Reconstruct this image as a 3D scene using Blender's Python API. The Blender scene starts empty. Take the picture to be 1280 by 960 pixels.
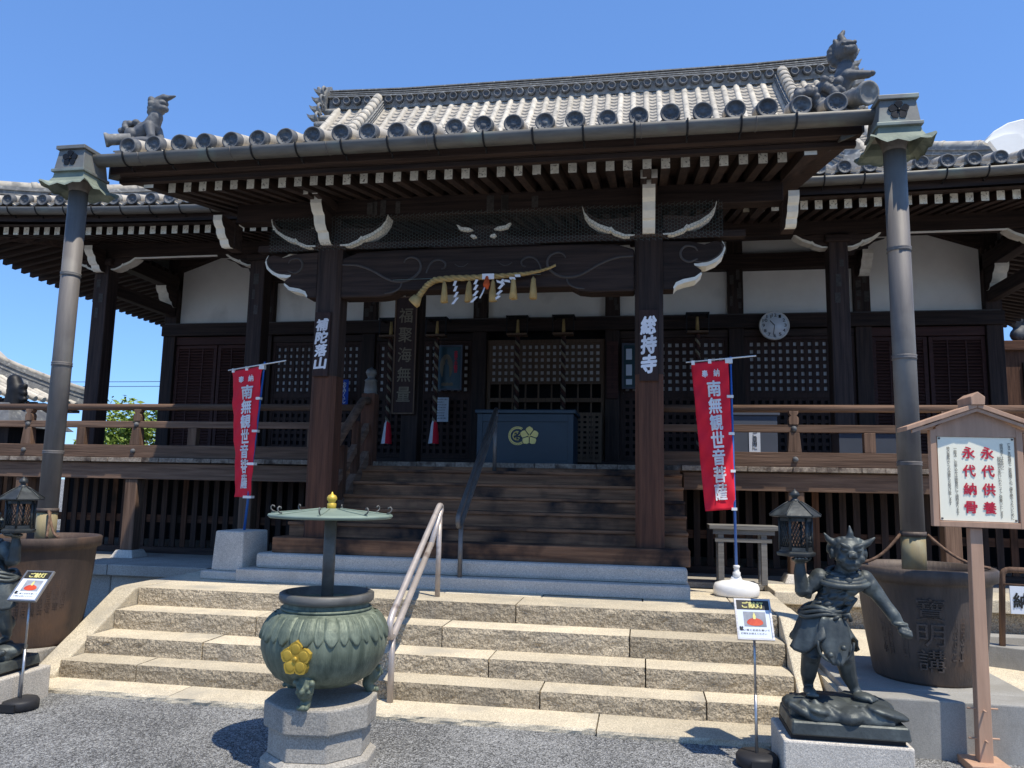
import bpy, bmesh, math, random
from mathutils import Vector, Matrix, noise
random.seed(7)
R = math.radians
SC = bpy.context.scene
COL = SC.collection

# ---------------------------------------------------------------- camera
def cam_matrix(yaw, pitch, roll, loc):
    fwd = Vector((-math.sin(yaw) * math.cos(pitch), math.cos(yaw) * math.cos(pitch), math.sin(pitch)))
    right = Vector((math.cos(yaw), math.sin(yaw), 0))
    up = right.cross(fwd)
    r2 = right * math.cos(roll) + up * math.sin(roll)
    u2 = up * math.cos(roll) - right * math.sin(roll)
    m = Matrix((r2, u2, -fwd)).transposed().to_4x4()
    m.translation = loc
    return m
cd = bpy.data.cameras.new('camera')
cd.sensor_width = 36.0
cd.lens = 961.0 / 1280.0 * 36.0
cd.clip_end = 3000
cam = bpy.data.objects.new('camera', cd)
COL.objects.link(cam)
cam.matrix_world = cam_matrix(R(9.682), R(7.576), R(1.120), Vector((1.6, 0, 1.6)))
SC.camera = cam

# ---------------------------------------------------------------- sky, sun, exposure
SUN = Vector((0.35, -0.29, 1.0)).normalized()
elev = math.asin(SUN.z)
w = bpy.data.worlds.new('World')
SC.world = w
w.use_nodes = True
nt = w.node_tree
bg = nt.nodes['Background']
sky = nt.nodes.new('ShaderNodeTexSky')
sky.sky_type = 'NISHITA'
sky.sun_disc = False
sky.sun_elevation = elev
sky.sun_rotation = math.atan2(SUN.x, SUN.y)
sky.altitude = 1200
sky.air_density = 1.0
sky.dust_density = 0.15
sky.ozone_density = 2.0
tint = nt.nodes.new('ShaderNodeVectorMath'); tint.operation = 'MULTIPLY'      # camera white balance of the whole sky
tint.inputs[1].default_value = (0.492, 0.78, 1.24)
soft = nt.nodes.new('ShaderNodeGamma'); soft.inputs[1].default_value = 0.62      # camera tone curve of the whole sky
nt.links.new(sky.outputs[0], soft.inputs[0])
nt.links.new(soft.outputs[0], tint.inputs[0])
nt.links.new(tint.outputs[0], bg.inputs[0])
bg.inputs[1].default_value = 0.15
sl = bpy.data.lights.new('sun', 'SUN')
sl.energy = 2.55
sl.angle = R(0.55)
sl.color = (1.0, 0.93, 0.80)
so = bpy.data.objects.new('sun', sl)
COL.objects.link(so)
so.rotation_euler = (-SUN).to_track_quat('-Z', 'Y').to_euler()
so.location = (6, -6, 20)
SC.view_settings.view_transform = 'Standard'
SC.view_settings.look = 'None'
SC.view_settings.exposure = 1.12
SC.view_settings.gamma = 1.0
SC.render.engine = 'CYCLES'
SC.cycles.max_bounces = 8
SC.cycles.diffuse_bounces = 5
SC.cycles.use_denoising = True

# ---------------------------------------------------------------- materials
def mat(name, c1, c2=None, scale=6.0, stretch=(1, 1, 1), rough=0.75, bump=0.15, bscale=None, metal=0.0,
        rand=0.12, dirt=None, dscale=1.5, dlo=0.5, dhi=0.65, voro=None, spec=0.3, detail=6, bdist=0.01):
    m = bpy.data.materials.new(name)
    m.use_nodes = True
    n = m.node_tree.nodes; l = m.node_tree.links
    p = n['Principled BSDF']
    p.inputs['Roughness'].default_value = rough
    p.inputs['Metallic'].default_value = metal
    p.inputs['Specular IOR Level'].default_value = spec
    tc = n.new('ShaderNodeTexCoord'); oi = n.new('ShaderNodeObjectInfo')
    mu = n.new('ShaderNodeMath'); mu.operation = 'MULTIPLY'; mu.inputs[1].default_value = 13.7
    l.new(oi.outputs['Random'], mu.inputs[0])
    va = n.new('ShaderNodeVectorMath'); va.operation = 'ADD'
    l.new(tc.outputs['Object'], va.inputs[0]); l.new(mu.outputs[0], va.inputs[1])
    mp = n.new('ShaderNodeMapping'); mp.inputs['Scale'].default_value = stretch
    l.new(va.outputs[0], mp.inputs['Vector'])
    nz = n.new('ShaderNodeTexNoise'); nz.inputs['Scale'].default_value = scale
    nz.inputs['Detail'].default_value = detail; nz.inputs['Roughness'].default_value = 0.62
    l.new(mp.outputs[0], nz.inputs['Vector'])
    rp = n.new('ShaderNodeValToRGB')
    rp.color_ramp.elements[0].position = 0.33; rp.color_ramp.elements[1].position = 0.67
    c2 = c2 or tuple(v * 0.7 for v in c1)
    rp.color_ramp.elements[0].color = (*c2, 1); rp.color_ramp.elements[1].color = (*c1, 1)
    l.new(nz.outputs['Fac'], rp.inputs['Fac'])
    col = rp.outputs['Color']
    if voro:
        vs, va_, vb = voro
        vt = n.new('ShaderNodeTexVoronoi'); vt.inputs['Scale'].default_value = vs
        l.new(va.outputs[0], vt.inputs['Vector'])
        bw = n.new('ShaderNodeRGBToBW'); l.new(vt.outputs['Color'], bw.inputs[0])
        mr = n.new('ShaderNodeMapRange'); mr.inputs['To Min'].default_value = va_; mr.inputs['To Max'].default_value = vb
        mr.inputs['From Min'].default_value = 0.2; mr.inputs['From Max'].default_value = 0.8
        l.new(bw.outputs[0], mr.inputs['Value'])
        mx = n.new('ShaderNodeVectorMath'); mx.operation = 'SCALE'
        l.new(col, mx.inputs[0]); l.new(mr.outputs[0], mx.inputs['Scale'])
        col = mx.outputs[0]
    if dirt:
        nd = n.new('ShaderNodeTexNoise'); nd.inputs['Scale'].default_value = dscale; nd.inputs['Detail'].default_value = 5
        l.new(va.outputs[0], nd.inputs['Vector'])
        rd = n.new('ShaderNodeMapRange'); rd.inputs['From Min'].default_value = dlo; rd.inputs['From Max'].default_value = dhi
        l.new(nd.outputs['Fac'], rd.inputs['Value'])
        mx = n.new('ShaderNodeMix'); mx.data_type = 'RGBA'
        l.new(rd.outputs[0], mx.inputs['Factor']); l.new(col, mx.inputs[6]); mx.inputs[7].default_value = (*dirt, 1)
        col = mx.outputs[2]
    if rand:
        mr = n.new('ShaderNodeMapRange'); mr.inputs['To Min'].default_value = 1 - rand; mr.inputs['To Max'].default_value = 1 + rand
        l.new(oi.outputs['Random'], mr.inputs['Value'])
        mx = n.new('ShaderNodeVectorMath'); mx.operation = 'SCALE'
        l.new(col, mx.inputs[0]); l.new(mr.outputs[0], mx.inputs['Scale'])
        col = mx.outputs[0]
    l.new(col, p.inputs['Base Color'])
    if bump:
        b = n.new('ShaderNodeBump'); b.inputs['Strength'].default_value = bump; b.inputs['Distance'].default_value = bdist
        nb = n.new('ShaderNodeTexNoise'); nb.inputs['Scale'].default_value = bscale or scale * 2.5; nb.inputs['Detail'].default_value = 5
        l.new(mp.outputs[0], nb.inputs['Vector'])
        l.new(nb.outputs['Fac'], b.inputs['Height']); l.new(b.outputs[0], p.inputs['Normal'])
    return m

GX, GY, GZ = (0.6, 12, 12), (12, 0.6, 12), (12, 12, 0.6)      # grain directions
dk1, dk2 = (0.058, 0.037, 0.029), (0.020, 0.014, 0.013)
M = {}
for k, g in (('x', GX), ('y', GY), ('z', GZ)):
    M['dark_' + k] = mat('dark_timber_' + k, dk1, dk2, 2.2, g, 0.7, 0.35, rand=0.25, spec=0.2)
    M['brown_' + k] = mat('weathered_timber_' + k, (0.135, 0.068, 0.042), (0.055, 0.029, 0.020), 2.2, g, 0.8, 0.5, rand=0.25,
                          dirt=(0.022, 0.016, 0.013), dscale=1.9, dlo=0.54, dhi=0.72, spec=0.15)
    M['rail_' + k] = mat('rail_timber_' + k, (0.20, 0.125, 0.085), (0.09, 0.055, 0.038), 2.2, g, 0.85, 0.5, rand=0.2, spec=0.15)
    M['post_' + k] = mat('porch_post_timber_' + k, (0.13, 0.057, 0.034), (0.062, 0.030, 0.020), 2.6, g, 0.75, 0.5, rand=0.05, spec=0.2)
M['step'] = mat('worn_step_timber', (0.36, 0.18, 0.095), (0.14, 0.07, 0.040), 2.0, GX, 0.8, 0.5, rand=0.2,
                dirt=(0.028, 0.022, 0.021), dscale=2.3, dlo=0.47, dhi=0.66, spec=0.15)
M['red_wood'] = mat('red_brown_timber', (0.085, 0.033, 0.025), (0.045, 0.018, 0.014), 3, GX, 0.7, 0.3, rand=0.15)
M['lattice'] = mat('lattice_timber', (0.060, 0.030, 0.022), (0.030, 0.016, 0.012), 3, GZ, 0.7, 0.3)
M['lattice_tan'] = mat('tan_lattice_timber', (0.17, 0.105, 0.065), (0.09, 0.055, 0.035), 3, GZ, 0.7, 0.3)
M['plaster'] = mat('aged_plaster', (0.90, 0.885, 0.83), (0.82, 0.80, 0.75), 2.0, rough=0.9, bump=0.1, rand=0.04, dirt=(0.56, 0.55, 0.51), dscale=1.2, dlo=0.58, dhi=0.8)
M['paper'] = mat('lattice_paper', (0.66, 0.65, 0.64), (0.55, 0.54, 0.54), 1.2, rough=0.9, bump=0, rand=0.08)
M['white'] = mat('gofun_white', (0.88, 0.85, 0.76), (0.72, 0.69, 0.60), 9, rough=0.85, bump=0.1, rand=0.06)
M['rafter_end'] = mat('rafter_end_white', (0.88, 0.85, 0.73), (0.66, 0.62, 0.52), 26, rough=0.9, bump=0.3, rand=0.12, dirt=(0.20, 0.18, 0.15), dscale=50, dlo=0.59, dhi=0.67)
M['tile'] = mat('roof_tile_pale', (0.58, 0.525, 0.43), (0.43, 0.39, 0.325), 5, rough=0.75, bump=0.3, rand=0.20, dirt=(0.27, 0.255, 0.225), dscale=7, dlo=0.52, dhi=0.7)
M['tile_pan'] = mat('roof_pan_tile', (0.46, 0.415, 0.345), (0.30, 0.275, 0.235), 4, rough=0.7, bump=0.3, rand=0.1)
M['tile_dark'] = mat('roof_tile_dark', (0.135, 0.138, 0.142), (0.075, 0.078, 0.082), 7, rough=0.6, bump=0.3, rand=0.15, dirt=(0.26, 0.26, 0.24), dscale=9, dlo=0.58, dhi=0.75)
M['tile_mid'] = mat('roof_tile_grey', (0.25, 0.245, 0.23), (0.14, 0.14, 0.135), 7, rough=0.65, bump=0.3, rand=0.12, dirt=(0.40, 0.39, 0.35), dscale=11, dlo=0.55, dhi=0.7)
M['gutter'] = mat('aged_copper', (0.155, 0.148, 0.132), (0.090, 0.087, 0.080), 3.0, (1, 5, 5), 0.55, 0.15, metal=0.25, rand=0.08, dirt=(0.16, 0.20, 0.17), dscale=2.3, dlo=0.6, dhi=0.78, spec=0.5)
M['pipe'] = mat('downpipe_copper', (0.175, 0.155, 0.138), (0.105, 0.095, 0.087), 2.0, (6, 6, 0.7), 0.62, 0.15, metal=0.08, rand=0.03, dirt=(0.205, 0.19, 0.165), dscale=1.9, dlo=0.55, dhi=0.72, spec=0.5)
M['pipe_yellow'] = mat('stained_downpipe_foot', (0.36, 0.29, 0.15), (0.25, 0.21, 0.13), 3, (6, 6, 0.7), 0.6, 0.15, metal=0.1, dirt=(0.30, 0.33, 0.25), dscale=3, dlo=0.5, dhi=0.7)
M['verdigris'] = mat('verdigris_copper', (0.27, 0.305, 0.24), (0.16, 0.19, 0.155), 5, rough=0.7, bump=0.15, metal=0.1)
M['box_copper'] = mat('collector_copper', (0.22, 0.215, 0.195), (0.15, 0.15, 0.138), 4, rough=0.55, bump=0.15, metal=0.25, dirt=(0.25, 0.28, 0.24), dscale=3)
M['granite'] = mat('grey_granite', (0.61, 0.555, 0.475), (0.50, 0.455, 0.39), 3, rough=0.75, bump=0.25, bscale=90, rand=0.05, voro=(210, 0.72, 1.2))
M['granite_dk'] = mat('weathered_granite', (0.39, 0.36, 0.31), (0.29, 0.267, 0.23), 2.5, rough=0.85, bump=0.3, bscale=60, rand=0.06, voro=(180, 0.75, 1.2))
M['sand'] = mat('tan_granite_top', (0.62, 0.54, 0.40), (0.49, 0.425, 0.315), 2.2, rough=0.9, bump=0.35, bscale=70, rand=0.14, voro=(170, 0.72, 1.2), dirt=(0.37, 0.335, 0.27), dscale=2.6, dlo=0.52, dhi=0.74)
M['sand_rough'] = mat('rough_tan_granite', (0.46, 0.385, 0.275), (0.34, 0.285, 0.205), 3, rough=0.95, bump=0.75, bscale=34, rand=0.20, voro=(120, 0.6, 1.25), dirt=(0.27, 0.235, 0.185), dscale=2.2, dlo=0.56, dhi=0.78, bdist=0.04)
M['concrete'] = mat('concrete', (0.36, 0.345, 0.31), (0.27, 0.26, 0.235), 2.5, (1, 1, 0.5), 0.9, 0.2, bscale=40, rand=0.04, voro=(240, 0.88, 1.1), dirt=(0.24, 0.225, 0.19), dscale=2.3, dlo=0.55, dhi=0.75)
M['bronze'] = mat('dark_bronze', (0.078, 0.088, 0.085), (0.038, 0.045, 0.045), 6, rough=0.52, bump=0.35, bscale=30, metal=0.35, rand=0.05, dirt=(0.155, 0.175, 0.160), dscale=7, dlo=0.5, dhi=0.75, spec=0.5)
M['lantern'] = mat('blackened_bronze', (0.050, 0.054, 0.053), (0.026, 0.029, 0.029), 8, rough=0.5, bump=0.25, bscale=40, metal=0.3, rand=0.04, dirt=(0.085, 0.095, 0.09), dscale=9, dlo=0.55, dhi=0.75, spec=0.45)
M['pot'] = mat('green_bronze', (0.185, 0.215, 0.155), (0.075, 0.095, 0.068), 7, (3, 3, 0.45), 0.58, 0.3, bscale=40, metal=0.25, rand=0.02, dirt=(0.26, 0.295, 0.215), dscale=5, dlo=0.54, dhi=0.72, spec=0.45)
M['lid'] = mat('green_lid', (0.25, 0.31, 0.25), (0.185, 0.235, 0.19), 5, rough=0.6, bump=0.15, metal=0.15, rand=0.02)
M['iron'] = mat('dark_cast_iron', (0.125, 0.096, 0.078), (0.060, 0.048, 0.041), 3.5, (1.5, 1.5, 0.35), 0.6, 0.4, bscale=45, metal=0.2, rand=0.05, dirt=(0.135, 0.085, 0.056), dscale=2.6, dlo=0.57, dhi=0.75, spec=0.35)
M['iron_rust'] = mat('rusty_cast_iron', (0.105, 0.072, 0.056), (0.048, 0.036, 0.031), 3.5, (1.5, 1.5, 0.35), 0.65, 0.4, bscale=45, metal=0.15, rand=0.05, dirt=(0.14, 0.082, 0.050), dscale=2.4, dlo=0.52, dhi=0.72, spec=0.3)
M['gold'] = mat('gold_leaf', (0.66, 0.44, 0.07), (0.50, 0.33, 0.05), 8, rough=0.42, bump=0.1, metal=0.35)
M['gold_pale'] = mat('pale_gold', (0.90, 0.70, 0.24), (0.78, 0.58, 0.18), 8, rough=0.45, bump=0.05, metal=0.2)
M['teal'] = mat('blue_lacquer', (0.016, 0.034, 0.050), (0.010, 0.024, 0.037), 2, rough=0.45, bump=0.08, rand=0.02, spec=0.5)
M['black'] = mat('black_plastic', (0.025, 0.025, 0.028), (0.018, 0.018, 0.02), 8, rough=0.55, bump=0.1)
M['black_iron'] = mat('black_iron', (0.020, 0.020, 0.022), (0.012, 0.012, 0.013), 8, rough=0.5, bump=0.1, metal=0.3)
M['chrome'] = mat('brushed_steel', (0.55, 0.54, 0.53), (0.44, 0.43, 0.42), 5, (1, 1, 8), 0.35, 0.05, metal=0.85)
M['steel_pink'] = mat('handrail_steel', (0.50, 0.445, 0.41), (0.38, 0.335, 0.305), 6, rough=0.42, bump=0.06, metal=0.35, dirt=(0.22, 0.17, 0.15), dscale=9, dlo=0.6, dhi=0.75)
M['steel_dark'] = mat('painted_handrail', (0.19, 0.170, 0.150), (0.13, 0.115, 0.105), 6, rough=0.4, bump=0.06, metal=0.2, spec=0.5)
M['red_cloth'] = mat('red_cloth', (0.80, 0.020, 0.045), (0.70, 0.017, 0.038), 4, rough=0.85, bump=0.08, bscale=90, rand=0.03)
M['cloth_white'] = mat('white_cloth', (0.80, 0.78, 0.78), (0.72, 0.70, 0.71), 10, rough=0.9, bump=0.05)
M['white_plastic'] = mat('white_plastic', (0.80, 0.79, 0.76), (0.74, 0.73, 0.70), 4, rough=0.4, bump=0.03, spec=0.5)
M['blue_pole'] = mat('blue_plastic', (0.03, 0.13, 0.42), (0.025, 0.11, 0.37), 6, rough=0.4, bump=0, spec=0.5)
M['blue_cloth'] = mat('blue_cloth', (0.03, 0.08, 0.38), (0.02, 0.06, 0.28), 6, rough=0.9, bump=0.05)
M['straw'] = mat('straw', (0.52, 0.36, 0.15), (0.34, 0.225, 0.085), 14, (1, 1, 0.5), 0.85, 0.4, rand=0.1)
M['pine'] = mat('new_sign_timber', (0.50, 0.31, 0.205), (0.40, 0.245, 0.16), 2.5, (8, 8, 0.8), 0.7, 0.2, rand=0.05)
M['board'] = mat('cream_board', (0.95, 0.89, 0.69), (0.93, 0.87, 0.67), 2, rough=0.5, bump=0.01, rand=0)
M['ink'] = mat('black_ink', (0.02, 0.02, 0.02), (0.02, 0.02, 0.02), 2, rough=0.6, bump=0, rand=0)
M['red_ink'] = mat('red_ink', (0.60, 0.03, 0.06), (0.55, 0.025, 0.05), 2, rough=0.6, bump=0, rand=0)
M['orange'] = mat('orange_cord', (0.65, 0.11, 0.03), (0.5, 0.08, 0.02), 9, rough=0.8, bump=0.2)
M['paper_white'] = mat('notice_paper', (0.66, 0.70, 0.76), (0.60, 0.64, 0.70), 3, rough=0.8, bump=0, rand=0.03)
M['plate'] = mat('nameplate_timber', (0.045, 0.022, 0.017), (0.025, 0.013, 0.011), 3, GZ, 0.7, 0.3, rand=0.1)
M['navy'] = mat('picture_blue', (0.010, 0.035, 0.050), (0.022, 0.055, 0.06), 7, rough=0.3, bump=0, spec=0.5)
M['wire'] = mat('galvanised_wire', (0.17, 0.21, 0.195), (0.12, 0.15, 0.14), 20, rough=0.6, bump=0, metal=0.3)
M['scroll'] = mat('carved_line_timber', (0.095, 0.082, 0.076), (0.065, 0.056, 0.052), 6, rough=0.9, bump=0.2)
M['slip'] = mat('faded_votive_slip', (0.085, 0.075, 0.068), (0.045, 0.04, 0.036), 30, rough=0.9, bump=0)
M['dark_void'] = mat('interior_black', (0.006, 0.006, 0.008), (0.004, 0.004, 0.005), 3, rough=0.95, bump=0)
M['glass'] = mat('clock_face', (0.78, 0.84, 0.90), (0.74, 0.80, 0.86), 2, rough=0.25, bump=0, spec=0.6)
M['grey_panel'] = mat('grey_cabinet', (0.085, 0.095, 0.12), (0.07, 0.08, 0.10), 2, rough=0.5, bump=0.05)
M['flame'] = mat('printed_candle', (0.70, 0.10, 0.035), (0.40, 0.03, 0.02), 12, rough=0.5, bump=0)
M['print_grey'] = mat('printed_grey', (0.42, 0.44, 0.48), (0.16, 0.17, 0.19), 7, rough=0.4, bump=0)
M['print_dark'] = mat('printed_black', (0.035, 0.033, 0.03), (0.03, 0.028, 0.025), 7, rough=0.4, bump=0)
M['yellow_ink'] = mat('yellow_ink', (0.72, 0.65, 0.25), (0.68, 0.6, 0.2), 3, rough=0.6, bump=0, rand=0)
M['gold_ink'] = mat('dull_gold_ink', (0.20, 0.165, 0.11), (0.14, 0.115, 0.08), 8, rough=0.6, bump=0, rand=0)
M['leaf_a'] = mat('leaf_green', (0.27, 0.36, 0.06), (0.11, 0.18, 0.03), 1.3, rough=0.6, bump=0, rand=0.05)
M['plank'] = mat('worn_plank_edge', (0.34, 0.28, 0.215), (0.17, 0.13, 0.10), 3, GY, 0.9, 0.5, rand=0.25, dirt=(0.07, 0.05, 0.04), dscale=7, dlo=0.5, dhi=0.7)
M['table'] = mat('grey_timber', (0.20, 0.19, 0.175), (0.12, 0.115, 0.105), 3, GX, 0.85, 0.4, rand=0.1)
M['rope_pale'] = mat('faded_rope', (0.30, 0.25, 0.17), (0.20, 0.16, 0.11), 14, rough=0.9, bump=0.3)
M['bark'] = mat('bark', (0.08, 0.06, 0.045), (0.05, 0.035, 0.025), 9, rough=0.9, bump=0.4)

# gravel ground
def ground_mat():
    m = bpy.data.materials.new('gravel')
    m.use_nodes = True
    n = m.node_tree.nodes; l = m.node_tree.links
    p = n['Principled BSDF']; p.inputs['Roughness'].default_value = 0.95; p.inputs['Specular IOR Level'].default_value = 0.15
    tc = n.new('ShaderNodeTexCoord')
    v1 = n.new('ShaderNodeTexVoronoi'); v1.inputs['Scale'].default_value = 75
    v2 = n.new('ShaderNodeTexVoronoi'); v2.inputs['Scale'].default_value = 190
    nz = n.new('ShaderNodeTexNoise'); nz.inputs['Scale'].default_value = 1.1; nz.inputs['Detail'].default_value = 8
    for t in (v1, v2, nz): l.new(tc.outputs['Object'], t.inputs['Vector'])
    b1 = n.new('ShaderNodeRGBToBW'); b2 = n.new('ShaderNodeRGBToBW')
    l.new(v1.outputs['Color'], b1.inputs[0]); l.new(v2.outputs['Color'], b2.inputs[0])
    ad = n.new('ShaderNodeMath'); ad.operation = 'MULTIPLY_ADD'; ad.inputs[1].default_value = 0.6
    l.new(b1.outputs[0], ad.inputs[0]); l.new(b2.outputs[0], ad.inputs[2])
    ad2 = n.new('ShaderNodeMath'); ad2.operation = 'MULTIPLY_ADD'; ad2.inputs[1].default_value = 0.8
    l.new(nz.outputs['Fac'], ad2.inputs[0]); l.new(ad.outputs[0], ad2.inputs[2])
    rp = n.new('ShaderNodeValToRGB')
    rp.color_ramp.elements[0].position = 0.6; rp.color_ramp.elements[0].color = (0.066, 0.066, 0.066, 1)
    rp.color_ramp.elements[1].position = 1.75 / 1.75; rp.color_ramp.elements[1].color = (0.40, 0.40, 0.39, 1)
    sc = n.new('ShaderNodeMath'); sc.operation = 'MULTIPLY'; sc.inputs[1].default_value = 0.62
    l.new(ad2.outputs[0], sc.inputs[0]); l.new(sc.outputs[0], rp.inputs['Fac'])
    l.new(rp.outputs[0], p.inputs['Base Color'])
    bu = n.new('ShaderNodeBump'); bu.inputs['Strength'].default_value = 0.9; bu.inputs['Distance'].default_value = 0.012
    l.new(v1.outputs['Distance'], bu.inputs['Height']); l.new(bu.outputs[0], p.inputs['Normal'])
    return m
M['gravel'] = ground_mat()
def pebble_mat():
    m = bpy.data.materials.new('pebbles'); m.use_nodes = True
    n = m.node_tree.nodes; l = m.node_tree.links; p = n['Principled BSDF']; p.inputs['Roughness'].default_value = 0.9
    g = n.new('ShaderNodeNewGeometry'); rp = n.new('ShaderNodeValToRGB')
    rp.color_ramp.elements[0].color = (0.10, 0.10, 0.105, 1); rp.color_ramp.elements[1].color = (0.46, 0.46, 0.455, 1)
    e = rp.color_ramp.elements.new(0.6); e.color = (0.24, 0.24, 0.245, 1); e = rp.color_ramp.elements.new(0.85); e.color = (0.33, 0.31, 0.28, 1)
    l.new(g.outputs['Random Per Island'], rp.inputs['Fac']); l.new(rp.outputs[0], p.inputs['Base Color'])
    return m
M['pebble'] = pebble_mat()

# ---------------------------------------------------------------- mesh helpers
class B:
    def __init__(s): s.v = []; s.f = []; s.m = []; s.s = []
    def add(s, vs, fs, mi=0, smooth=False):
        o = len(s.v); s.v += [tuple(p) for p in vs]
        for f in fs:
            s.f.append([o + i for i in f]); s.m.append(mi); s.s.append(smooth)
        return s
    def box(s, x0, x1, y0, y1, z0, z1, mi=0, mf=None):
        vs = [(x0, y0, z0), (x1, y0, z0), (x1, y1, z0), (x0, y1, z0), (x0, y0, z1), (x1, y0, z1), (x1, y1, z1), (x0, y1, z1)]
        fs = [(3, 2, 1, 0), (4, 5, 6, 7), (0, 1, 5, 4), (1, 2, 6, 5), (2, 3, 7, 6), (3, 0, 4, 7)]   # bottom top front right back left
        for i, f in enumerate(fs): s.add_one(vs if i == 0 else None, f, (mf or {}).get(i, mi))
        return s
    def add_one(s, vs, f, mi):
        if vs is not None: s._o = len(s.v); s.v += vs
        s.f.append([s._o + i for i in f]); s.m.append(mi); s.s.append(False)
    def hexa(s, lo, hi, mi=0, mf=None):
        s.add_one(None if False else [tuple(p) for p in lo] + [tuple(p) for p in hi], (3, 2, 1, 0), mi)
        for i, f in enumerate([(4, 5, 6, 7), (0, 1, 5, 4), (1, 2, 6, 5), (2, 3, 7, 6), (3, 0, 4, 7)]):
            s.add_one(None, f, (mf or {}).get(i + 1, mi))
        return s
    def prism(s, poly, axis, a, b, mi=0, me=None, fn=None):
        def P(p, t): return {'y': (p[0], t, p[1]), 'x': (t, p[0], p[1]), 'z': (p[0], p[1], t)}[axis]
        n = len(poly); o = len(s.v)
        s.v += [P(p, a) for p in poly] + [P(p, b) for p in poly]
        s.f.append([o + i for i in range(n)]); s.m.append(mi); s.s.append(False)
        s.f.append([o + n + i for i in reversed(range(n))]); s.m.append(mi); s.s.append(False)
        ar = sum(poly[i][0] * poly[(i + 1) % n][1] - poly[(i + 1) % n][0] * poly[i][1] for i in range(n))
        sg = 1 if ar > 0 else -1
        for i in range(n):
            j = (i + 1) % n
            ex, ey = poly[j][0] - poly[i][0], poly[j][1] - poly[i][1]
            L = math.hypot(ex, ey) or 1
            nx, ny = sg * ey / L, -sg * ex / L
            k = me if (me is not None and (fn is None or fn(nx, ny, (poly[i][0] + poly[j][0]) / 2, (poly[i][1] + poly[j][1]) / 2))) else mi
            s.f.append([o + i, o + n + i, o + n + j, o + j]); s.m.append(k); s.s.append(False)
        return s
    def tube(s, pts, r, n=8, mi=0, cap=True, smooth=True):
        pts = [Vector(p) for p in pts]; k = len(pts)
        rs = r if isinstance(r, (list, tuple)) else [r] * k
        t0 = (pts[1] - pts[0]).normalized()
        a = Vector((0, 0, 1)) if abs(t0.z) < 0.9 else Vector((1, 0, 0))
        u = t0.cross(a).normalized(); o = len(s.v)
        for i, p in enumerate(pts):
            t = (pts[min(i + 1, k - 1)] - pts[max(i - 1, 0)]).normalized()
            u = (u - t * u.dot(t)).normalized(); w_ = t.cross(u)
            for j in range(n):
                an = 2 * math.pi * j / n
                s.v.append(tuple(p + (u * math.cos(an) + w_ * math.sin(an)) * rs[i]))
        for i in range(k - 1):
            for j in range(n):
                j2 = (j + 1) % n
                s.f.append([o + i * n + j, o + i * n + j2, o + (i + 1) * n + j2, o + (i + 1) * n + j]); s.m.append(mi); s.s.append(smooth)
        if cap:
            s.f.append([o + j for j in reversed(range(n))]); s.m.append(mi); s.s.append(False)
            s.f.append([o + (k - 1) * n + j for j in range(n)]); s.m.append(mi); s.s.append(False)
        return s
    def lathe(s, prof, c=(0, 0, 0), n=24, mi=0, smooth=True, axis='z', a0=0.0):
        o = len(s.v)
        for r, h in prof:
            for j in range(n):
                an = a0 + 2 * math.pi * j / n
                x, y = r * math.cos(an), r * math.sin(an)
                p = (x, y, h) if axis == 'z' else ((x, h, y) if axis == 'y' else (h, x, y))
                s.v.append((c[0] + p[0], c[1] + p[1], c[2] + p[2]))
        k = len(prof)
        for i in range(k - 1):
            for j in range(n):
                j2 = (j + 1) % n
                s.f.append([o + i * n + j, o + i * n + j2, o + (i + 1) * n + j2, o + (i + 1) * n + j]); s.m.append(mi); s.s.append(smooth)
        s.f.append([o + j for j in reversed(range(n))]); s.m.append(mi); s.s.append(False)
        s.f.append([o + (k - 1) * n + j for j in range(n)]); s.m.append(mi); s.s.append(False)
        return s
    def mesh(s, name, mats, org=(0, 0, 0), fix=True):
        me = bpy.data.meshes.new(name)
        ox, oy, oz = org
        me.from_pydata([(x - ox, y - oy, z - oz) for x, y, z in s.v], [], s.f)
        for k in ([mats] if isinstance(mats, str) else mats): me.materials.append(M[k])
        me.polygons.foreach_set('material_index', s.m)
        me.polygons.foreach_set('use_smooth', s.s)
        if fix:
            bm = bmesh.new(); bm.from_mesh(me); bmesh.ops.recalc_face_normals(bm, faces=bm.faces); bm.to_mesh(me); bm.free()
        me.update()
        return me
    def build(s, name, mats, parent=None, bev=0.0, label=None, fix=True, kind=None, org=None):
        o3 = org or worg(parent)
        return link(name, s.mesh(name, mats, o3, fix), parent, bev, label, kind, loc=None if parent else o3)

def worg(o):
    p = Vector((0, 0, 0))
    while o is not None: p += o.location; o = o.parent
    return p
def link(name, me, parent=None, bev=0.0, label=None, kind=None, loc=None):
    ob = bpy.data.objects.new(name, me)
    COL.objects.link(ob)
    if parent is not None: ob.parent = parent
    if loc is not None: ob.location = loc
    if bev:
        md = ob.modifiers.new('bevel', 'BEVEL'); md.width = bev; md.segments = 2; md.limit_method = 'ANGLE'; md.angle_limit = R(40)
        md.harden_normals = False
    if label: ob['label'] = label
    if kind: ob['kind'] = kind
    return ob
def thing(name, loc, label, cat, group=None):
    o = bpy.data.objects.new(name, None)
    COL.objects.link(o); o.location = loc; o.empty_display_size = 0.2
    o['label'] = label; o['category'] = cat
    if group: o['group'] = group
    return o
def tag(o, label, cat, group=None):
    o['label'] = label; o['category'] = cat
    if group: o['group'] = group
    return o
def struct(o):
    o['kind'] = 'structure'
    return o

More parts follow.
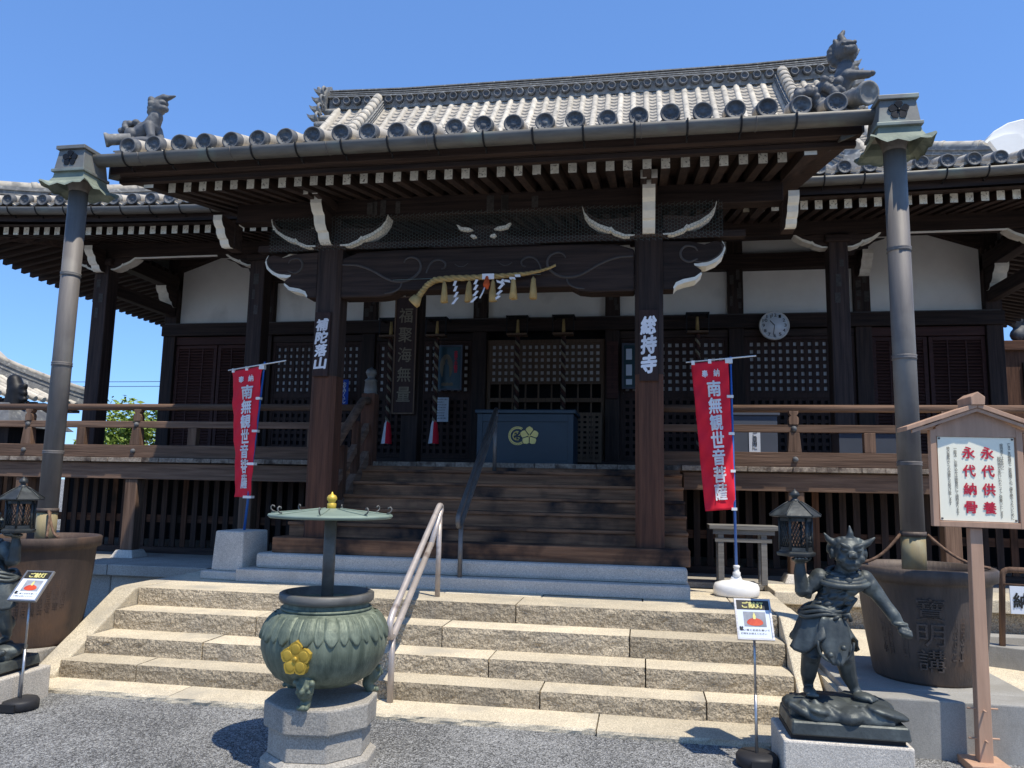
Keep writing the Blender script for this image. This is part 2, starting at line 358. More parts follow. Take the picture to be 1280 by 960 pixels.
_gl = {}
def glyphs(body, bold=0.0):
    key = (body, bold)
    if key in _gl: return _gl[key]
    cu = bpy.data.curves.new('lettering', 'FONT')
    cu.body = body; cu.size = 1.0; cu.align_x = 'CENTER'; cu.resolution_u = 2; cu.offset = bold; cu.fill_mode = 'FRONT'
    cu.space_line = 0.82
    ob = bpy.data.objects.new('lettering', cu); COL.objects.link(ob)
    dg = bpy.context.evaluated_depsgraph_get()
    me = bpy.data.meshes.new_from_object(ob.evaluated_get(dg))
    vs = [tuple(v.co)[:2] for v in me.vertices]; fs = [tuple(p.vertices) for p in me.polygons]
    bpy.data.objects.remove(ob); bpy.data.curves.remove(cu); bpy.data.meshes.remove(me)
    if vs:
        x0 = min(v[0] for v in vs); x1 = max(v[0] for v in vs); y0 = min(v[1] for v in vs); y1 = max(v[1] for v in vs)
        vs = [((v[0] - x0) / max(x1 - x0, 1e-6), (v[1] - y0) / max(y1 - y0, 1e-6)) for v in vs]
    _gl[key] = (vs, fs)
    return _gl[key]
def text(b, body, fn, mi=0, bold=0.0, vertical=True):
    vs, fs = glyphs('\n'.join(body) if vertical else body, 0)
    offs = [(0, 0)]
    if bold: offs += [(math.cos(a) * bold, math.sin(a) * bold) for a in [i * math.pi / 4 for i in range(8)]]
    nch = max(1, len(body)); 
    for k, (ds, dt) in enumerate(offs):
        if vertical: dt /= nch
        else: ds /= nch
        out = []
        for s, t in vs:
            p = fn(s + ds, t + dt); out.append((p[0], p[1] - .00025 * k, p[2]))
        b.add(out, fs, mi)
    return b
def letter(name, ch, fn, mt, parent, bold=0.0):
    return text(B(), ch, fn, 0, bold).build(name, mt, parent, fix=False)
_g3 = {}
def text3(b, body, fn3, depth=.008):
    """raised lettering with side walls; fn3(s, t, d) maps into the surface, d = height above it"""
    vs, fs = glyphs('\n'.join(body), 0)
    n = len(vs); o = len(b.v)
    b.v += [tuple(fn3(s, t, depth)) for s, t in vs] + [tuple(fn3(s, t, -.004)) for s, t in vs]
    cnt = {}
    for f in fs:
        b.f.append([o + i for i in f]); b.m.append(0); b.s.append(False)
        for i in range(len(f)):
            e = (f[i], f[(i + 1) % len(f)]); k = tuple(sorted(e)); cnt.setdefault(k, []).append(e)
    for k, es in cnt.items():
        if len(es) == 1:
            a, c = es[0]; b.f.append([o + a, o + n + a, o + n + c, o + c]); b.m.append(0); b.s.append(False)
    return b
def rect_fn(x0, x1, z0, z1, y):
    return lambda s, t: (x0 + (x1 - x0) * s, y, z0 + (z1 - z0) * t)

# union of lumps, remeshed into one continuous surface
def sculpt_mesh(b, voxel, smooth=6, name='sculpture'):
    me = b.mesh(name, ['bronze'])
    ob = bpy.data.objects.new('sculpt_temp', me); COL.objects.link(ob)
    md = ob.modifiers.new('r', 'REMESH'); md.mode = 'VOXEL'; md.voxel_size = voxel
    if smooth:
        sm = ob.modifiers.new('s', 'SMOOTH'); sm.iterations = smooth; sm.factor = 0.5
    dg = bpy.context.evaluated_depsgraph_get()
    out = bpy.data.meshes.new_from_object(ob.evaluated_get(dg))
    bpy.data.objects.remove(ob); bpy.data.meshes.remove(me)
    out.polygons.foreach_set('use_smooth', [True] * len(out.polygons))
    out.name = name
    return out
def ball(b, c, r, seg=10, rot=None):
    r = (r, r, r) if not isinstance(r, (tuple, list)) else r
    vs, fs = [], []
    for i in range(1, seg):
        th = math.pi * i / seg
        for j in range(seg * 2):
            ph = math.pi * j / seg
            vs.append(Vector((r[0] * math.sin(th) * math.cos(ph), r[1] * math.sin(th) * math.sin(ph), r[2] * math.cos(th))))
    n = seg * 2
    top, bot = len(vs), len(vs) + 1
    vs += [Vector((0, 0, r[2])), Vector((0, 0, -r[2]))]
    for i in range(seg - 2):
        for j in range(n): fs.append((i * n + j, (i + 1) * n + j, (i + 1) * n + (j + 1) % n, i * n + (j + 1) % n))
    for j in range(n):
        fs.append((top, j, (j + 1) % n)); fs.append((bot, (seg - 2) * n + (j + 1) % n, (seg - 2) * n + j))
    if rot: vs = [rot @ v for v in vs]
    c = Vector(c)
    b.add([v + c for v in vs], fs, 0, True)
    return b
def limb(b, pts, rs, n=12):
    for p, r in zip(pts, rs): ball(b, p, r, 7)
    b.tube(pts, rs, n)
    return b
# ================================================================ setting: ground and stone terrace
b = B(); S = 600
b.add([(-S, -S, 0), (S, -S, 0), (S, S, 0), (-S, S, 0)], [(0, 1, 2, 3)])
struct(b.build('ground', 'gravel', fix=False))
b = B(); rnd = random.Random(31); vs = []; fs = []
for i in range(16000):                                        # loose stones lying on the court
    y = 3.3 + 2.4 * rnd.random() ** .8; x = 1.6 + (rnd.random() - .62) * y * 1.75
    if y > 5.28 - .02 * x and -3.3 < x < 9 : y = 5.27 - .3 * rnd.random()
    r_ = rnd.choice((.0022, .0028, .0035, .0045, .006)); a = rnd.uniform(0, 6.28); o = len(vs); hz = r_ * rnd.uniform(.4, .8)
    c_, s_ = math.cos(a) * r_, math.sin(a) * r_; k = rnd.uniform(.55, 1)
    vs += [(x + c_, y + s_, .0005), (x - s_ * k, y + c_ * k, .0005), (x - c_, y - s_, .0005), (x + s_ * k, y - c_ * k, .0005), (x + c_ * .3, y + s_ * .2, hz)]
    fs += [(o, o + 1, o + 4), (o + 1, o + 2, o + 4), (o + 2, o + 3, o + 4), (o + 3, o, o + 4)]
b.add(vs, fs); o = b.build('gravel', 'pebble', fix=False); o['kind'] = 'stuff'; o['label'] = 'loose grey gravel stones scattered over the court'; o['category'] = 'gravel'
plat = struct(B().box(-9.6, 9.6, 8.25, 26, -0.05, 0.54).build('platform', 'granite_dk'))
random.seed(3)
for sx, x0, x1 in ((-1, -9.6, -3.2), (1, 2.88, 9.6)):                # capstones and facing blocks of the platform edge
    x = x0
    while x < x1 - 0.05:
        L = min(random.uniform(1.1, 1.7), x1 - x)
        B().box(x + 0.004, x + L - 0.004, 8.12, 8.75, 0.50, 0.625).build('capstone', 'granite_dk' if sx < 0 else 'sand', plat, bev=0.012)
        B().box(x + 0.006, x + L - 0.006, 8.2 + random.uniform(-.01, .01), 8.6, 0.0, 0.498).build('facing_stone', 'granite_dk' if sx < 0 else 'sand_rough', plat, bev=0.02)
        x += L
yy = 8.755
B().box(-9.5, 9.5, 8.756, 12.9, 0.55, 0.612).build('paving', 'granite_dk', plat, bev=0.004)

# landing in front of the wooden stair, paved with slabs
land = struct(B().box(-3.12, 2.80, 6.62, 8.10, -0.02, 0.50).build('landing', 'sand_rough'))
random.seed(5)
xs = [-3.17, -2.3, -1.35, -0.55, 0.35, 1.25, 2.02, 2.84]
for r_, (y0, y1) in enumerate(((6.565, 7.05), (7.05, 7.6), (7.6, 8.115))):
    off = (0, 0.35, -0.25)[r_]
    for i in range(len(xs) - 1):
        x0 = xs[i] + (off if 0 < i else 0); x1 = xs[i + 1] + (off if i + 1 < len(xs) - 1 else 0)
        dz = random.uniform(-0.003, 0.004)
        if r_ == 0: continue
        B().box(x0 + 0.004, x1 - 0.004, y0 + 0.004, y1 - 0.004, 0.50, 0.617 + dz).build('paving_slab', 'sand', land, bev=0.008)

# stone stair: long slabs with rough faces between two sloping cheek stones
def slab(x0, x1, y0, y1, z0, z1, seed):
    """dressed top, rock-faced front: a grid front surface pushed in and out"""
    rnd = random.Random(seed)
    nx = max(4, int((x1 - x0) / 0.045)); nz = 4
    b = B(); vs = []; fs = []
    for j in range(nz + 1):
        for i in range(nx + 1):
            x = x0 + (x1 - x0) * i / nx; z = z0 + (z1 - z0) * j / nz
            e = 0 if (j in (0,) or i in (0, nx)) else 1
            d = noise.noise(Vector((x * 9, z * 14, seed * 3.1))) * 0.013 + noise.noise(Vector((x * 26, z * 30, seed))) * 0.008
            if j == nz: d = noise.noise(Vector((x * 6, 0, seed))) * 0.007 + 0.006
            vs.append((x, y0 + d * e if j != nz else y0 + d, z - (0.004 * abs(noise.noise(Vector((x * 5, 1, seed)))) if j == nz else 0)))
    for j in range(nz):
        for i in range(nx):
            a = j * (nx + 1) + i
            fs.append((a, a + 1, a + nx + 2, a + nx + 1))
    b.add(vs, fs, 1)
    t = nz * (nx + 1)
    o = len(b.v)
    b.v += [(x0 + (x1 - x0) * i / nx, y1, z1) for i in range(nx + 1)]
    for i in range(nx):
        b.f.append([t + i, t + i + 1, o + i + 1, o + i]); b.m.append(0); b.s.append(False)
    b.add([(x0, y0, z0), (x0, y0, z1), (x0, y1, z1), (x0, y1, z0)], [(0, 1, 2, 3)], 1)
    b.add([(x1, y0, z0), (x1, y0, z1), (x1, y1, z1), (x1, y1, z0)], [(3, 2, 1, 0)], 1)
    return b
stair = thing('stone_stair', (-0.15, 5.3, 0), 'wide flight of rough tan granite steps up to the landing', 'stone steps')
rows = [(5.652, 5.96, 0.036, 0.165, (-2.95, -2.28, 0.88, 2.03, 2.66)), (5.925, 6.29, 0.163, 0.302, (-2.95, -1.9, 0.45, 1.62, 2.66)),
        (6.251, 6.60, 0.300, 0.463, (-2.95, -1.62, 0.0, 1.5, 2.66)), (6.564, 7.046, 0.461, 0.618, (-2.95, -0.9, 0.55, 2.66))]
k = 0
for y0, y1, z0, z1, js in rows:
    for i in range(len(js) - 1):
        k += 1
        slab(js[i] + 0.005, js[i + 1] - 0.005, y0 + random.uniform(-.006, .006), y1, z0, z1 + random.uniform(-.003, .002), k).build('step_slab', ['sand', 'sand_rough'], stair, fix=False)
js = (-3.2, -1.8, -0.3, 1.3, 2.9)
for i in range(4):
    k += 1
    yo = (0.06, 0.02, 0, -0.03)[i]
    slab(js[i] + 0.005, js[i + 1] - 0.005, 5.30 + yo, 5.70, -0.03, 0.038, k).build('kerb_slab', ['sand', 'sand'], stair, fix=False)
B().box(-2.9, 2.6, 5.75, 6.7, -0.04, 0.03).build('footing', 'granite_dk', stair)
for x0, x1 in ((-3.165, -2.957), (2.667, 2.84)):
    b = B(); b.prism([(5.60, 0.0), (5.60, 0.07), (6.52, 0.612), (6.62, 0.622), (7.046, 0.622), (7.046, 0.0)], 'x', x0, x1)
    b.build('cheek_stone', 'sand', stair, bev=0.014)

# granite plinth steps of the wooden stair
gs = thing('granite_step', (0, 7.2, 0.617), 'grey granite double step under the foot of the wooden stair', 'stone step')
B().box(-2.36, 2.02, 7.205, 8.4, 0.6175, 0.741).build('lower_slab', 'granite', gs, bev=0.012)
B().box(-2.22, 2.005, 7.325, 8.4, 0.741, 0.892).build('upper_slab', 'granite', gs, bev=0.03)

# concrete curb with tub plinth at the right, low wall at the left
pr = thing('concrete_plinth', (4.3, 6.0, 0), 'low concrete plinth under the iron water tub beside the sign post', 'plinth')
B().box(2.86, 9.0, 5.31, 5.55, -0.03, 0.345).build('front_wall', 'concrete', pr, bev=0.01)
B().box(2.86, 9.0, 5.55, 8.1, -0.03, 0.30).build('sand_bed', 'sand', pr)
B().box(2.9, 4.05, 5.56, 6.6, 0.28, 0.343).build('tub_pad', 'concrete', pr, bev=0.008)
b = B(); b.hexa([(4.06, 6.75, .29), (4.18, 6.85, .29), (6.3, 5.70, .29), (6.2, 5.57, .29)], [(4.06, 6.75, .46), (4.18, 6.85, .46), (6.3, 5.70, .46), (6.2, 5.57, .46)])
b.build('kerb_bar', 'concrete', pr, bev=0.008)
B().box(4.2, 8.9, 7.2, 7.35, 0.29, 0.44).build('kerb_bar', 'concrete', pr, bev=0.008)
pl = thing('tub_footing', (-3.6, 6.0, 0), 'low dark stone footing under the water tub beside the left cheek stone', 'plinth')
B().box(-5.2, -3.19, 5.45, 6.7, -0.03, 0.215).build('footing_block', 'granite_dk', pl, bev=0.01)
# ================================================================ the temple hall
hall = thing('temple_hall', (0, 10, 0.62), 'dark timber temple hall with projecting porch and grey tiled roof', 'temple')
Y0, Y1, Y2 = 7.6, 10.8, 12.7                 # porch posts, veranda pillars, front wall
ZF = 1.87                                    # veranda floor
def shared(name, me, locs, parent, bev=0):
    wo = worg(parent)
    return [link(name, me, parent, bev, loc=Vector(l) - wo) for l in locs]

# ---- front wall
wall_pil = (-6.92, -5.03, -3.10, -1.12, 1.12, 3.10, 5.03, 6.92)
for u in wall_pil:
    B().box(u - .12, u + .12, Y2 - .12, Y2 + .12, ZF, 5.75).build('wall_pillar', 'dark_z', hall, bev=0.01)
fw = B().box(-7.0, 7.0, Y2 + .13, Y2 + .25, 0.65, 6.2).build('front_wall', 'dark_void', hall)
sw = []
for s_ in (-1, 1):
    B().box(s_ * 6.98 - .05, s_ * 6.98 + .05, Y2 + .125, 24, 0.65, 5.7).build('side_wall', 'dark_z', hall)
B().box(-7.05, 7.05, Y2 - .17, Y2 - .123, 4.19, 4.405).build('lintel', 'dark_x', hall, bev=0.008)
B().box(-7.0, 7.0, Y2 - .15, Y2 - .10, 4.405, 4.425).build('lintel_ledge', 'scroll', hall)
B().box(-5.0, 5.0, Y2 - .155, Y2 + .1, 5.17, 5.42).build('upper_beam', 'dark_x', hall, bev=0.008)
B().box(-7.05, 7.05, Y2 - .16, Y2 - .05, ZF + .004, ZF + .17).build('sill_beam', 'dark_x', hall, bev=0.008)
for i in range(7):
    a, c = wall_pil[i] + .121, wall_pil[i + 1] - .121
    if i in (0, 6):
        o_, n_ = (a, c) if i == 0 else (c, a)
        d = 1 if i == 0 else -1
        B().prism([(o_, 4.42), (n_, 4.42), (n_, 5.80), (o_ + d * .85, 5.72), (o_, 5.42)] if i == 0 else [(n_, 4.42), (o_, 4.42), (o_, 5.42), (o_ + d * .85, 5.72), (n_, 5.80)], 'y', Y2 + .0, Y2 + .06).build('plaster_panel', 'plaster', hall)
        b = B(); b.prism([(o_, 5.425), (o_ + d * .85, 5.725), (o_ + d * 1.7, 5.95), (o_ + d * 1.7, 6.1), (o_, 5.75)], 'y', Y2 - .12, Y2 + .1)
        b.build('slanting_beam', 'dark_x', hall)
    else:
        B().box(a, c, Y2, Y2 + .06, 4.42, 5.165).build('plaster_panel', 'plaster', hall)
        B().box(a, c, Y2 + .01, Y2 + .07, 5.425, 5.75).build('plaster_panel', 'plaster', hall)

def lattice(b, u0, u1, z0, z1, y, pu, pz, w, t=.03, mi=0):
    n = max(2, round((u1 - u0) / pu)); m = max(2, round((z1 - z0) / pz))
    for i in range(n + 1):
        x = u0 + (u1 - u0) * i / n; b.box(x - w / 2, x + w / 2, y, y + t, z0, z1, mi)
    for j in range(m + 1):
        z = z0 + (z1 - z0) * j / m; b.box(u0, u1, y + .006, y + t - .004, z - w / 2, z + w / 2, mi)
def frame(b, u0, u1, z0, z1, y0, y1, w, mi=0):
    b.box(u0, u0 + w, y0, y1, z0, z1, mi); b.box(u1 - w, u1, y0, y1, z0, z1, mi)
    b.box(u0 + w, u1 - w, y0 + .002, y1, z1 - w, z1, mi); b.box(u0 + w, u1 - w, y0 + .002, y1, z0, z0 + w, mi)
def lattice_door(u0, u1, z0=ZF + .175, zt=4.06, zm=3.16, mt='lattice', lower='lattice'):
    b = B(); frame(b, u0, u1, z0, zt, Y2 - .06, Y2 + .0, .055); b.box(u0 + .055, u1 - .055, Y2 - .055, Y2, zm - .09, zm - .01)
    d = b.build('lattice_door', mt, hall, bev=.004)
    b = B(); lattice(b, u0 + .06, u1 - .06, zm, zt - .06, Y2 - .045, .115, .115, .058)
    b.build('lattice', mt, d, kind='stuff', fix=False)
    B().box(u0 + .05, u1 - .05, Y2 - .012, Y2 - .006, zm - .01, zt - .05).build('paper_backing', 'paper', d)
    b = B(); lattice(b, u0 + .06, u1 - .06, z0 + .06, zm - .1, Y2 - .045, .115, .115, .055)
    b.build('lattice', lower, d, kind='stuff', fix=False)
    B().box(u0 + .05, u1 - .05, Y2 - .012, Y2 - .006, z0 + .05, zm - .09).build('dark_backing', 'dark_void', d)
    return d
def louver_door(u0, u1):
    b = B(); frame(b, u0, u1, ZF + .175, 4.03, Y2 - .06, Y2, .06)
    d = b.build('louver_door', 'red_wood', hall, bev=.004)
    b = B(); z = ZF + .24
    while z < 3.95:
        b.prism([(Y2 - .05, z), (Y2 - .055, z + .012), (Y2 - .018, z + .05), (Y2 - .012, z + .04)], 'x', u0 + .06, u1 - .06); z += .052
    for k_ in (0.33, 0.66): x = u0 + (u1 - u0) * k_; b.box(x - .01, x + .01, Y2 - .062, Y2 - .05, ZF + .24, 3.97)
    b.build('louver_slats', 'red_wood', d, kind='stuff', fix=False)
for i in range(7):
    a, c = wall_pil[i] + .125, wall_pil[i + 1] - .125
    if i in (0, 6):
        mid = (a + c) / 2; louver_door(a, mid - .012); louver_door(mid + .012, c)
        B().box(a, c, Y2 - .08, Y2, 4.04, 4.185).build('door_head', 'red_wood', hall, bev=.004)
    elif i != 3:
        lattice_door(a, c)
        B().box(a, c, Y2 - .07, Y2, 4.065, 4.185).build('door_head', 'dark_x', hall, bev=.004)
# centre bay: paper-backed lattice above an open barred window
a, c = -.99, .99
b = B(); frame(b, a, c, ZF + .175, 4.06, Y2 - .06, Y2, .06); b.box(a + .06, c - .06, Y2 - .058, Y2, 3.0, 3.07)
d = b.build('lattice_screen', 'lattice_tan', hall, bev=.004)
b = B(); lattice(b, a + .06, c - .06, 3.33, 3.99, Y2 - .045, .105, .105, .05)
b.build('lattice', 'lattice_tan', d, kind='stuff', fix=False)
B().box(a + .05, c - .05, Y2 - .012, Y2 - .006, 3.32, 4.0).build('paper_backing', 'paper', d)
for i in range(1, 9):
    x = a + (c - a) * i / 9; B().box(x - .013, x + .013, Y2 - .045, Y2 - .01, ZF + .2, 3.33).build('window_bar', 'lattice_tan', d)
b = B(); frame(b, .52, .96, 2.0, 2.80, Y2 - .35, Y2 - .31, .035); lattice(b, .55, .93, 2.03, 2.77, Y2 - .345, .10, .085, .045)
b.build('low_lattice_gate', 'lattice_tan', hall)

# ---- veranda pillars, beams and brackets
row_pil = (-6.9, -4.23, -1.72, 1.72, 4.23, 6.9)
for u in row_pil:
    B().box(u - .125, u + .125, Y1 - .125, Y1 + .125, ZF, 5.08).build('veranda_pillar', 'dark_z', hall, bev=.015)
B().box(-7.6, 7.6, Y1 - .11, Y1 + .11, 5.10, 5.40).build('eave_beam', 'dark_x', hall, bev=.01)
for x0, x1 in ((-6.35, -4.95), (4.95, 6.35)):
    B().box(x0, x1, Y1 - .09, Y1 - .06, 5.078, 5.097).build('pale_moulding', 'plaster', hall)
for s_ in (-1, 1):
    B().box(s_ * 6.9 - .10, s_ * 6.9 + .10, Y1 + .13, 22, 5.06, 5.30).build('side_beam', 'dark_y', hall, bev=.01)
    B().box(s_ * 6.9 - .07, s_ * 6.9 + .07, Y1 + .13, Y2 - .13, 4.55, 4.75).build('tie_beam', 'dark_y', hall, bev=.01)
    B().box(s_ * 4.63 - .07, s_ * 4.63 + .07, Y1 + .13, Y2 - .17, 5.2, 5.36).build('tie_beam', 'dark_y', hall, bev=.01)
arm = [(0, .0), (.10, -.005), (.20, .03), (.235, .065), (.25, .055), (.36, .10), (.45, .165), (.50, .24), (.515, .31), (.485, .315), (.46, .26), (.40, .20), (.30, .175), (0, .20)]
def white_band(pts, w_, y, s_):
    """painted lower edge of a carved arm: a band that swells and tapers along the curve"""
    n = len(pts); up = []
    for i, (x, z) in enumerate(pts):
        k = math.sin(math.pi * (i + .7) / (n + .4)) ** .7
        up.append((x - s_ * .25 * w_ * k, z + w_ * k))
    b = B()
    for i in range(n - 1): b.prism([pts[i], pts[i + 1], up[i + 1], up[i]], 'y', y, y + .012)
    return b
def edge_white(nx, nz, x, z): return nz < -.15 or nx > .75
def bracket_arm(u, y, z, s_, sc=1.0, th=.10, parent=None):
    poly = [(u + s_ * p[0] * sc, z + p[1] * sc) for p in arm]
    b = B(); b.prism(poly, 'y', y - th / 2, y + th / 2, 0, 1, lambda nx, nz, x, zz: nz < -.15 or nx * s_ > .75)
    o = b.build('bracket_arm', ['dark_x', 'white'], parent or hall)
    white_band([(u + s_ * p[0] * sc, z + p[1] * sc) for p in arm[:9]], .036 * sc, y - th / 2 - .004, s_).build('white_edge', 'white', o)
    return o
nose = [(0, 0), (-.10, -.01), (-.16, .03), (-.19, .10), (-.24, .11), (-.30, .17), (-.325, .26), (-.38, .29), (-.43, .37), (-.43, .46), (0, .46)]
def front_nose(u, y, z, th=.11, sc=1.0):
    """carved nose pointing out towards the court, white front edge"""
    b = B(); b.prism([(y + p[0] * sc, z + p[1] * sc) for p in nose], 'x', u - th / 2, u + th / 2, 0, 1, lambda ny, nz, yy_, zz: ny < -.2 or nz < -.3)
    return b.build('carved_nose', ['dark_y', 'white'], hall)
for u in row_pil:
    B().box(u - .17, u + .17, Y1 - .17, Y1 + .17, 4.97, 5.075).build('bracket_block', 'dark_x', hall, bev=.02)
    for s_ in (-1, 1):
        if not (u in (-1.72, 1.72)): bracket_arm(u + s_ * .10, Y1, 4.91, s_, 1.0, .17)
for u in (-6.9, 6.9): front_nose(u, Y1 - .15, 4.85, .14, .75)
for u in (-6.92, 6.92, 5.03, -5.03):
    if abs(u) > 6: front_nose(u, Y2 - .13, 4.72, .20, .8)
    else: front_nose(u + (.02 if u > 0 else -.02), Y2 - .13, 5.0, .16, .75)
# arch-shaped boards closing the corners below the beams
for s_, u in ((1, 4.355), (-1, -4.355)):
    b = B(); b.prism([(u, 4.78), (u + s_ * .05, 4.86), (u + s_ * .14, 4.87), (u + s_ * .17, 4.94), (u + s_ * .3, 4.96), (u + s_ * .42, 5.05), (u + s_ * .55, 5.09), (u, 5.09)], 'y', Y1 + .13, Y1 + .18)
    b.build('corner_board', 'dark_x', hall)
# old votive slips pasted on the timber
random.seed(11)
sl_me = B().box(-.035, .035, -.002, .0, -.11, .11).mesh('votive_slip', 'slip')
locs = []
for u in wall_pil[1:7]:
    for j in range(6): locs.append((u + random.uniform(-.07, .07), Y2 - .122, 4.55 + j * .11 + random.uniform(-.03, .03)))
for u in row_pil:
    for j in range(3): locs.append((u + random.uniform(-.05, .05), Y1 - .127, 4.2 + j * .24))
for j in range(9): locs.append((random.choice((-1.2, -1.08, -.95, .1, .22, .55, .95)) + random.uniform(-.04, .04), 7.448, 4.48))
for l_ in locs:
    o = shared('votive_slip', sl_me, [l_], hall)[0]; o.scale = (random.uniform(.6, 1.2), 1, random.uniform(.45, .8))

# ---- porch: posts, rainbow beam, noses, purlin
for u in (-1.67, 1.67):
    b = B(); b.prism([(u - .135, Y0 - .095), (u - .095, Y0 - .135), (u + .095, Y0 - .135), (u + .135, Y0 - .095), (u + .135, Y0 + .095), (u + .095, Y0 + .135), (u - .095, Y0 + .135), (u - .135, Y0 + .095)], 'z', 1.05, 2.7)
    b.build('porch_post', 'post_z', hall)
    b = B(); b.prism([(u - .138, Y0 - .095), (u - .095, Y0 - .138), (u + .095, Y0 - .138), (u + .138, Y0 - .095), (u + .138, Y0 + .095), (u + .095, Y0 + .138), (u - .095, Y0 + .138), (u - .138, Y0 + .095)], 'z', 2.7, 4.06)
    b.build('porch_post', 'dark_z', hall)
pb = [(-1.53, 3.53), (-1.1, 3.53), (-.98, 3.545), (-.9, 3.59), (.9, 3.59), (.98, 3.545), (1.1, 3.53), (1.53, 3.53), (1.53, 3.96), (1.35, 4.02), (.9, 4.035), (-.9, 4.035), (-1.35, 4.02), (-1.53, 3.96)]
kb = B().prism(pb, 'y', Y0 - .115, Y0 + .115).build('rainbow_beam', 'dark_x', hall, bev=.02)
def smooth_path(pts, n=5):
    P_ = [Vector(p) for p in pts]; out = []
    for i in range(len(P_) - 1):
        a_, b_, c_, d_ = P_[max(i - 1, 0)], P_[i], P_[i + 1], P_[min(i + 2, len(P_) - 1)]
        for k in range(n):
            t = k / n; out.append(.5 * ((2 * b_) + (c_ - a_) * t + (2 * a_ - 5 * b_ + 4 * c_ - d_) * t * t + (3 * b_ - a_ - 3 * c_ + d_) * t ** 3))
    return out + [P_[-1]]
def scroll(pts, r=.007, parent=None):
    pts = smooth_path(pts); n = len(pts)
    return B().tube(pts, [r * (.45 + .75 * math.sin(math.pi * min(1, .15 + .8 * i / n))) for i in range(n)], 6).build('carved_scroll', 'scroll', parent)
def arc(cx, cz, r0, r1, a0, a1, n=18):
    return [(cx + (r0 + (r1 - r0) * i / n) * math.cos(R(a0 + (a1 - a0) * i / n)), cz + (r0 + (r1 - r0) * i / n) * math.sin(R(a0 + (a1 - a0) * i / n))) for i in range(n + 1)]
yb = Y0 - .117
for s_ in (-1, 1):
    sp = [(1.52, 3.88), (1.38, 3.88), (1.22, 3.83), (1.05, 3.74), (.92, 3.69)] + arc(.80, 3.80, .14, .07, -60, -330 + 80)[:] 
    sp = [(1.52, 3.885), (1.36, 3.875), (1.2, 3.82), (1.05, 3.735), (.95, 3.695), (.84, 3.69), (.75, 3.72), (.68, 3.78), (.66, 3.85), (.69, 3.915), (.76, 3.945), (.82, 3.93), (.845, 3.89)]
    scroll([(s_ * x, yb, z) for x, z in sp], .013, kb)
    scroll([(s_ * x, yb, z) for x, z in [(.60, 3.77), (.57, 3.85), (.52, 3.90), (.45, 3.905), (.40, 3.87), (.405, 3.825), (.44, 3.81)]], .011, kb)
    scroll([(s_ * x, yb, z) for x, z in [(.86, 3.68), (.88, 3.62), (.95, 3.58), (1.04, 3.565)]], .009, kb)
    scroll([(s_ * x, yb, z) for x, z in [(.30, 3.86), (.25, 3.83), (.2, 3.835), (.16, 3.865)]], .005, kb)
kib = [(0, .49), (.25, .48), (.40, .445), (.50, .475), (.57, .46), (.60, .40), (.575, .325), (.51, .265), (.42, .225), (.34, .22), (.30, .235), (.365, .185), (.37, .145), (.31, .085), (.2, .06), (.13, .035), (.10, 0), (0, 0)]
for s_ in (-1, 1):
    b = B(); b.prism([(s_ * (1.81 + p[0]), 3.545 + p[1]) for p in kib], 'y', Y0 - .10, Y0 + .10, 0, 1, lambda nx, nz, x, z: nz < -.1 and abs(x) > 1.86)
    o = b.build('elephant_nose', ['dark_x', 'white'], hall)
    white_band([(s_ * (1.81 + p[0]), 3.545 + p[1]) for p in kib[4:11]], .042, Y0 - .104, s_).build('white_edge', 'white', o)
    white_band([(s_ * (1.81 + p[0]), 3.545 + p[1]) for p in kib[12:17]], .038, Y0 - .104, s_).build('white_edge', 'white', o)
    scroll([(s_ * (1.81 + x), Y0 - .102, 3.545 + z) for x, z in [(.33, .30), (.25, .27), (.18, .31), (.17, .38), (.22, .43), (.30, .42), (.33, .38)]], .011, o)
    scroll([(s_ * (1.81 + x), Y0 - .102, 3.545 + z) for x, z in [(.56, .44), (.57, .39), (.53, .33), (.45, .28), (.37, .265), (.30, .275)]], .008, o)
purl = B().box(-2.75, 2.95, 7.45, 7.63, 4.385, 4.60).build('porch_purlin', 'dark_x', hall, bev=.008)
knose = [(0, .0), (.05, -.10), (.11, -.17), (.19, -.22), (.23, -.19), (.24, -.12), (.30, -.05), (.33, .05), (.40, .10), (.43, .21), (0, .21)]
for s_, x0 in ((-1, 2.70), (1, 2.88)):
    front_nose(s_ * (x0 + .12), 7.46, 4.10, .10, .62)
    B().box(s_ * (x0 + .12) - .06, s_ * (x0 + .12) + .06, 7.455, 7.62, 4.10, 4.384).build('bracket_block', 'dark_x', hall, bev=.01)
B().box(-2.5, 2.6, 7.50, 7.60, 4.06, 4.13).build('bracket_tie', 'dark_x', hall, bev=.005)
for u in (-1.67, 1.67):
    B().box(u - .19, u + .19, 7.42, 7.78, 4.065, 4.15).build('bracket_block', 'dark_x', hall, bev=.02)
    B().box(u - .13, u + .13, 7.45, 7.75, 4.15, 4.38).build('bracket_block', 'dark_x', hall, bev=.02)
    for s_ in (-1, 1): bracket_arm(u + s_ * .14, 7.50, 4.075, s_, 1.0, .16)
    front_nose(u, 7.46, 4.09, .12, .9)
    for x in (-.05, .05):
        B().box(u + x - .028, u + x + .028, 6.93, 7.45, 4.46, 4.545, mf={2: 1}).build('nose_stay', ['dark_y', 'white'], hall)
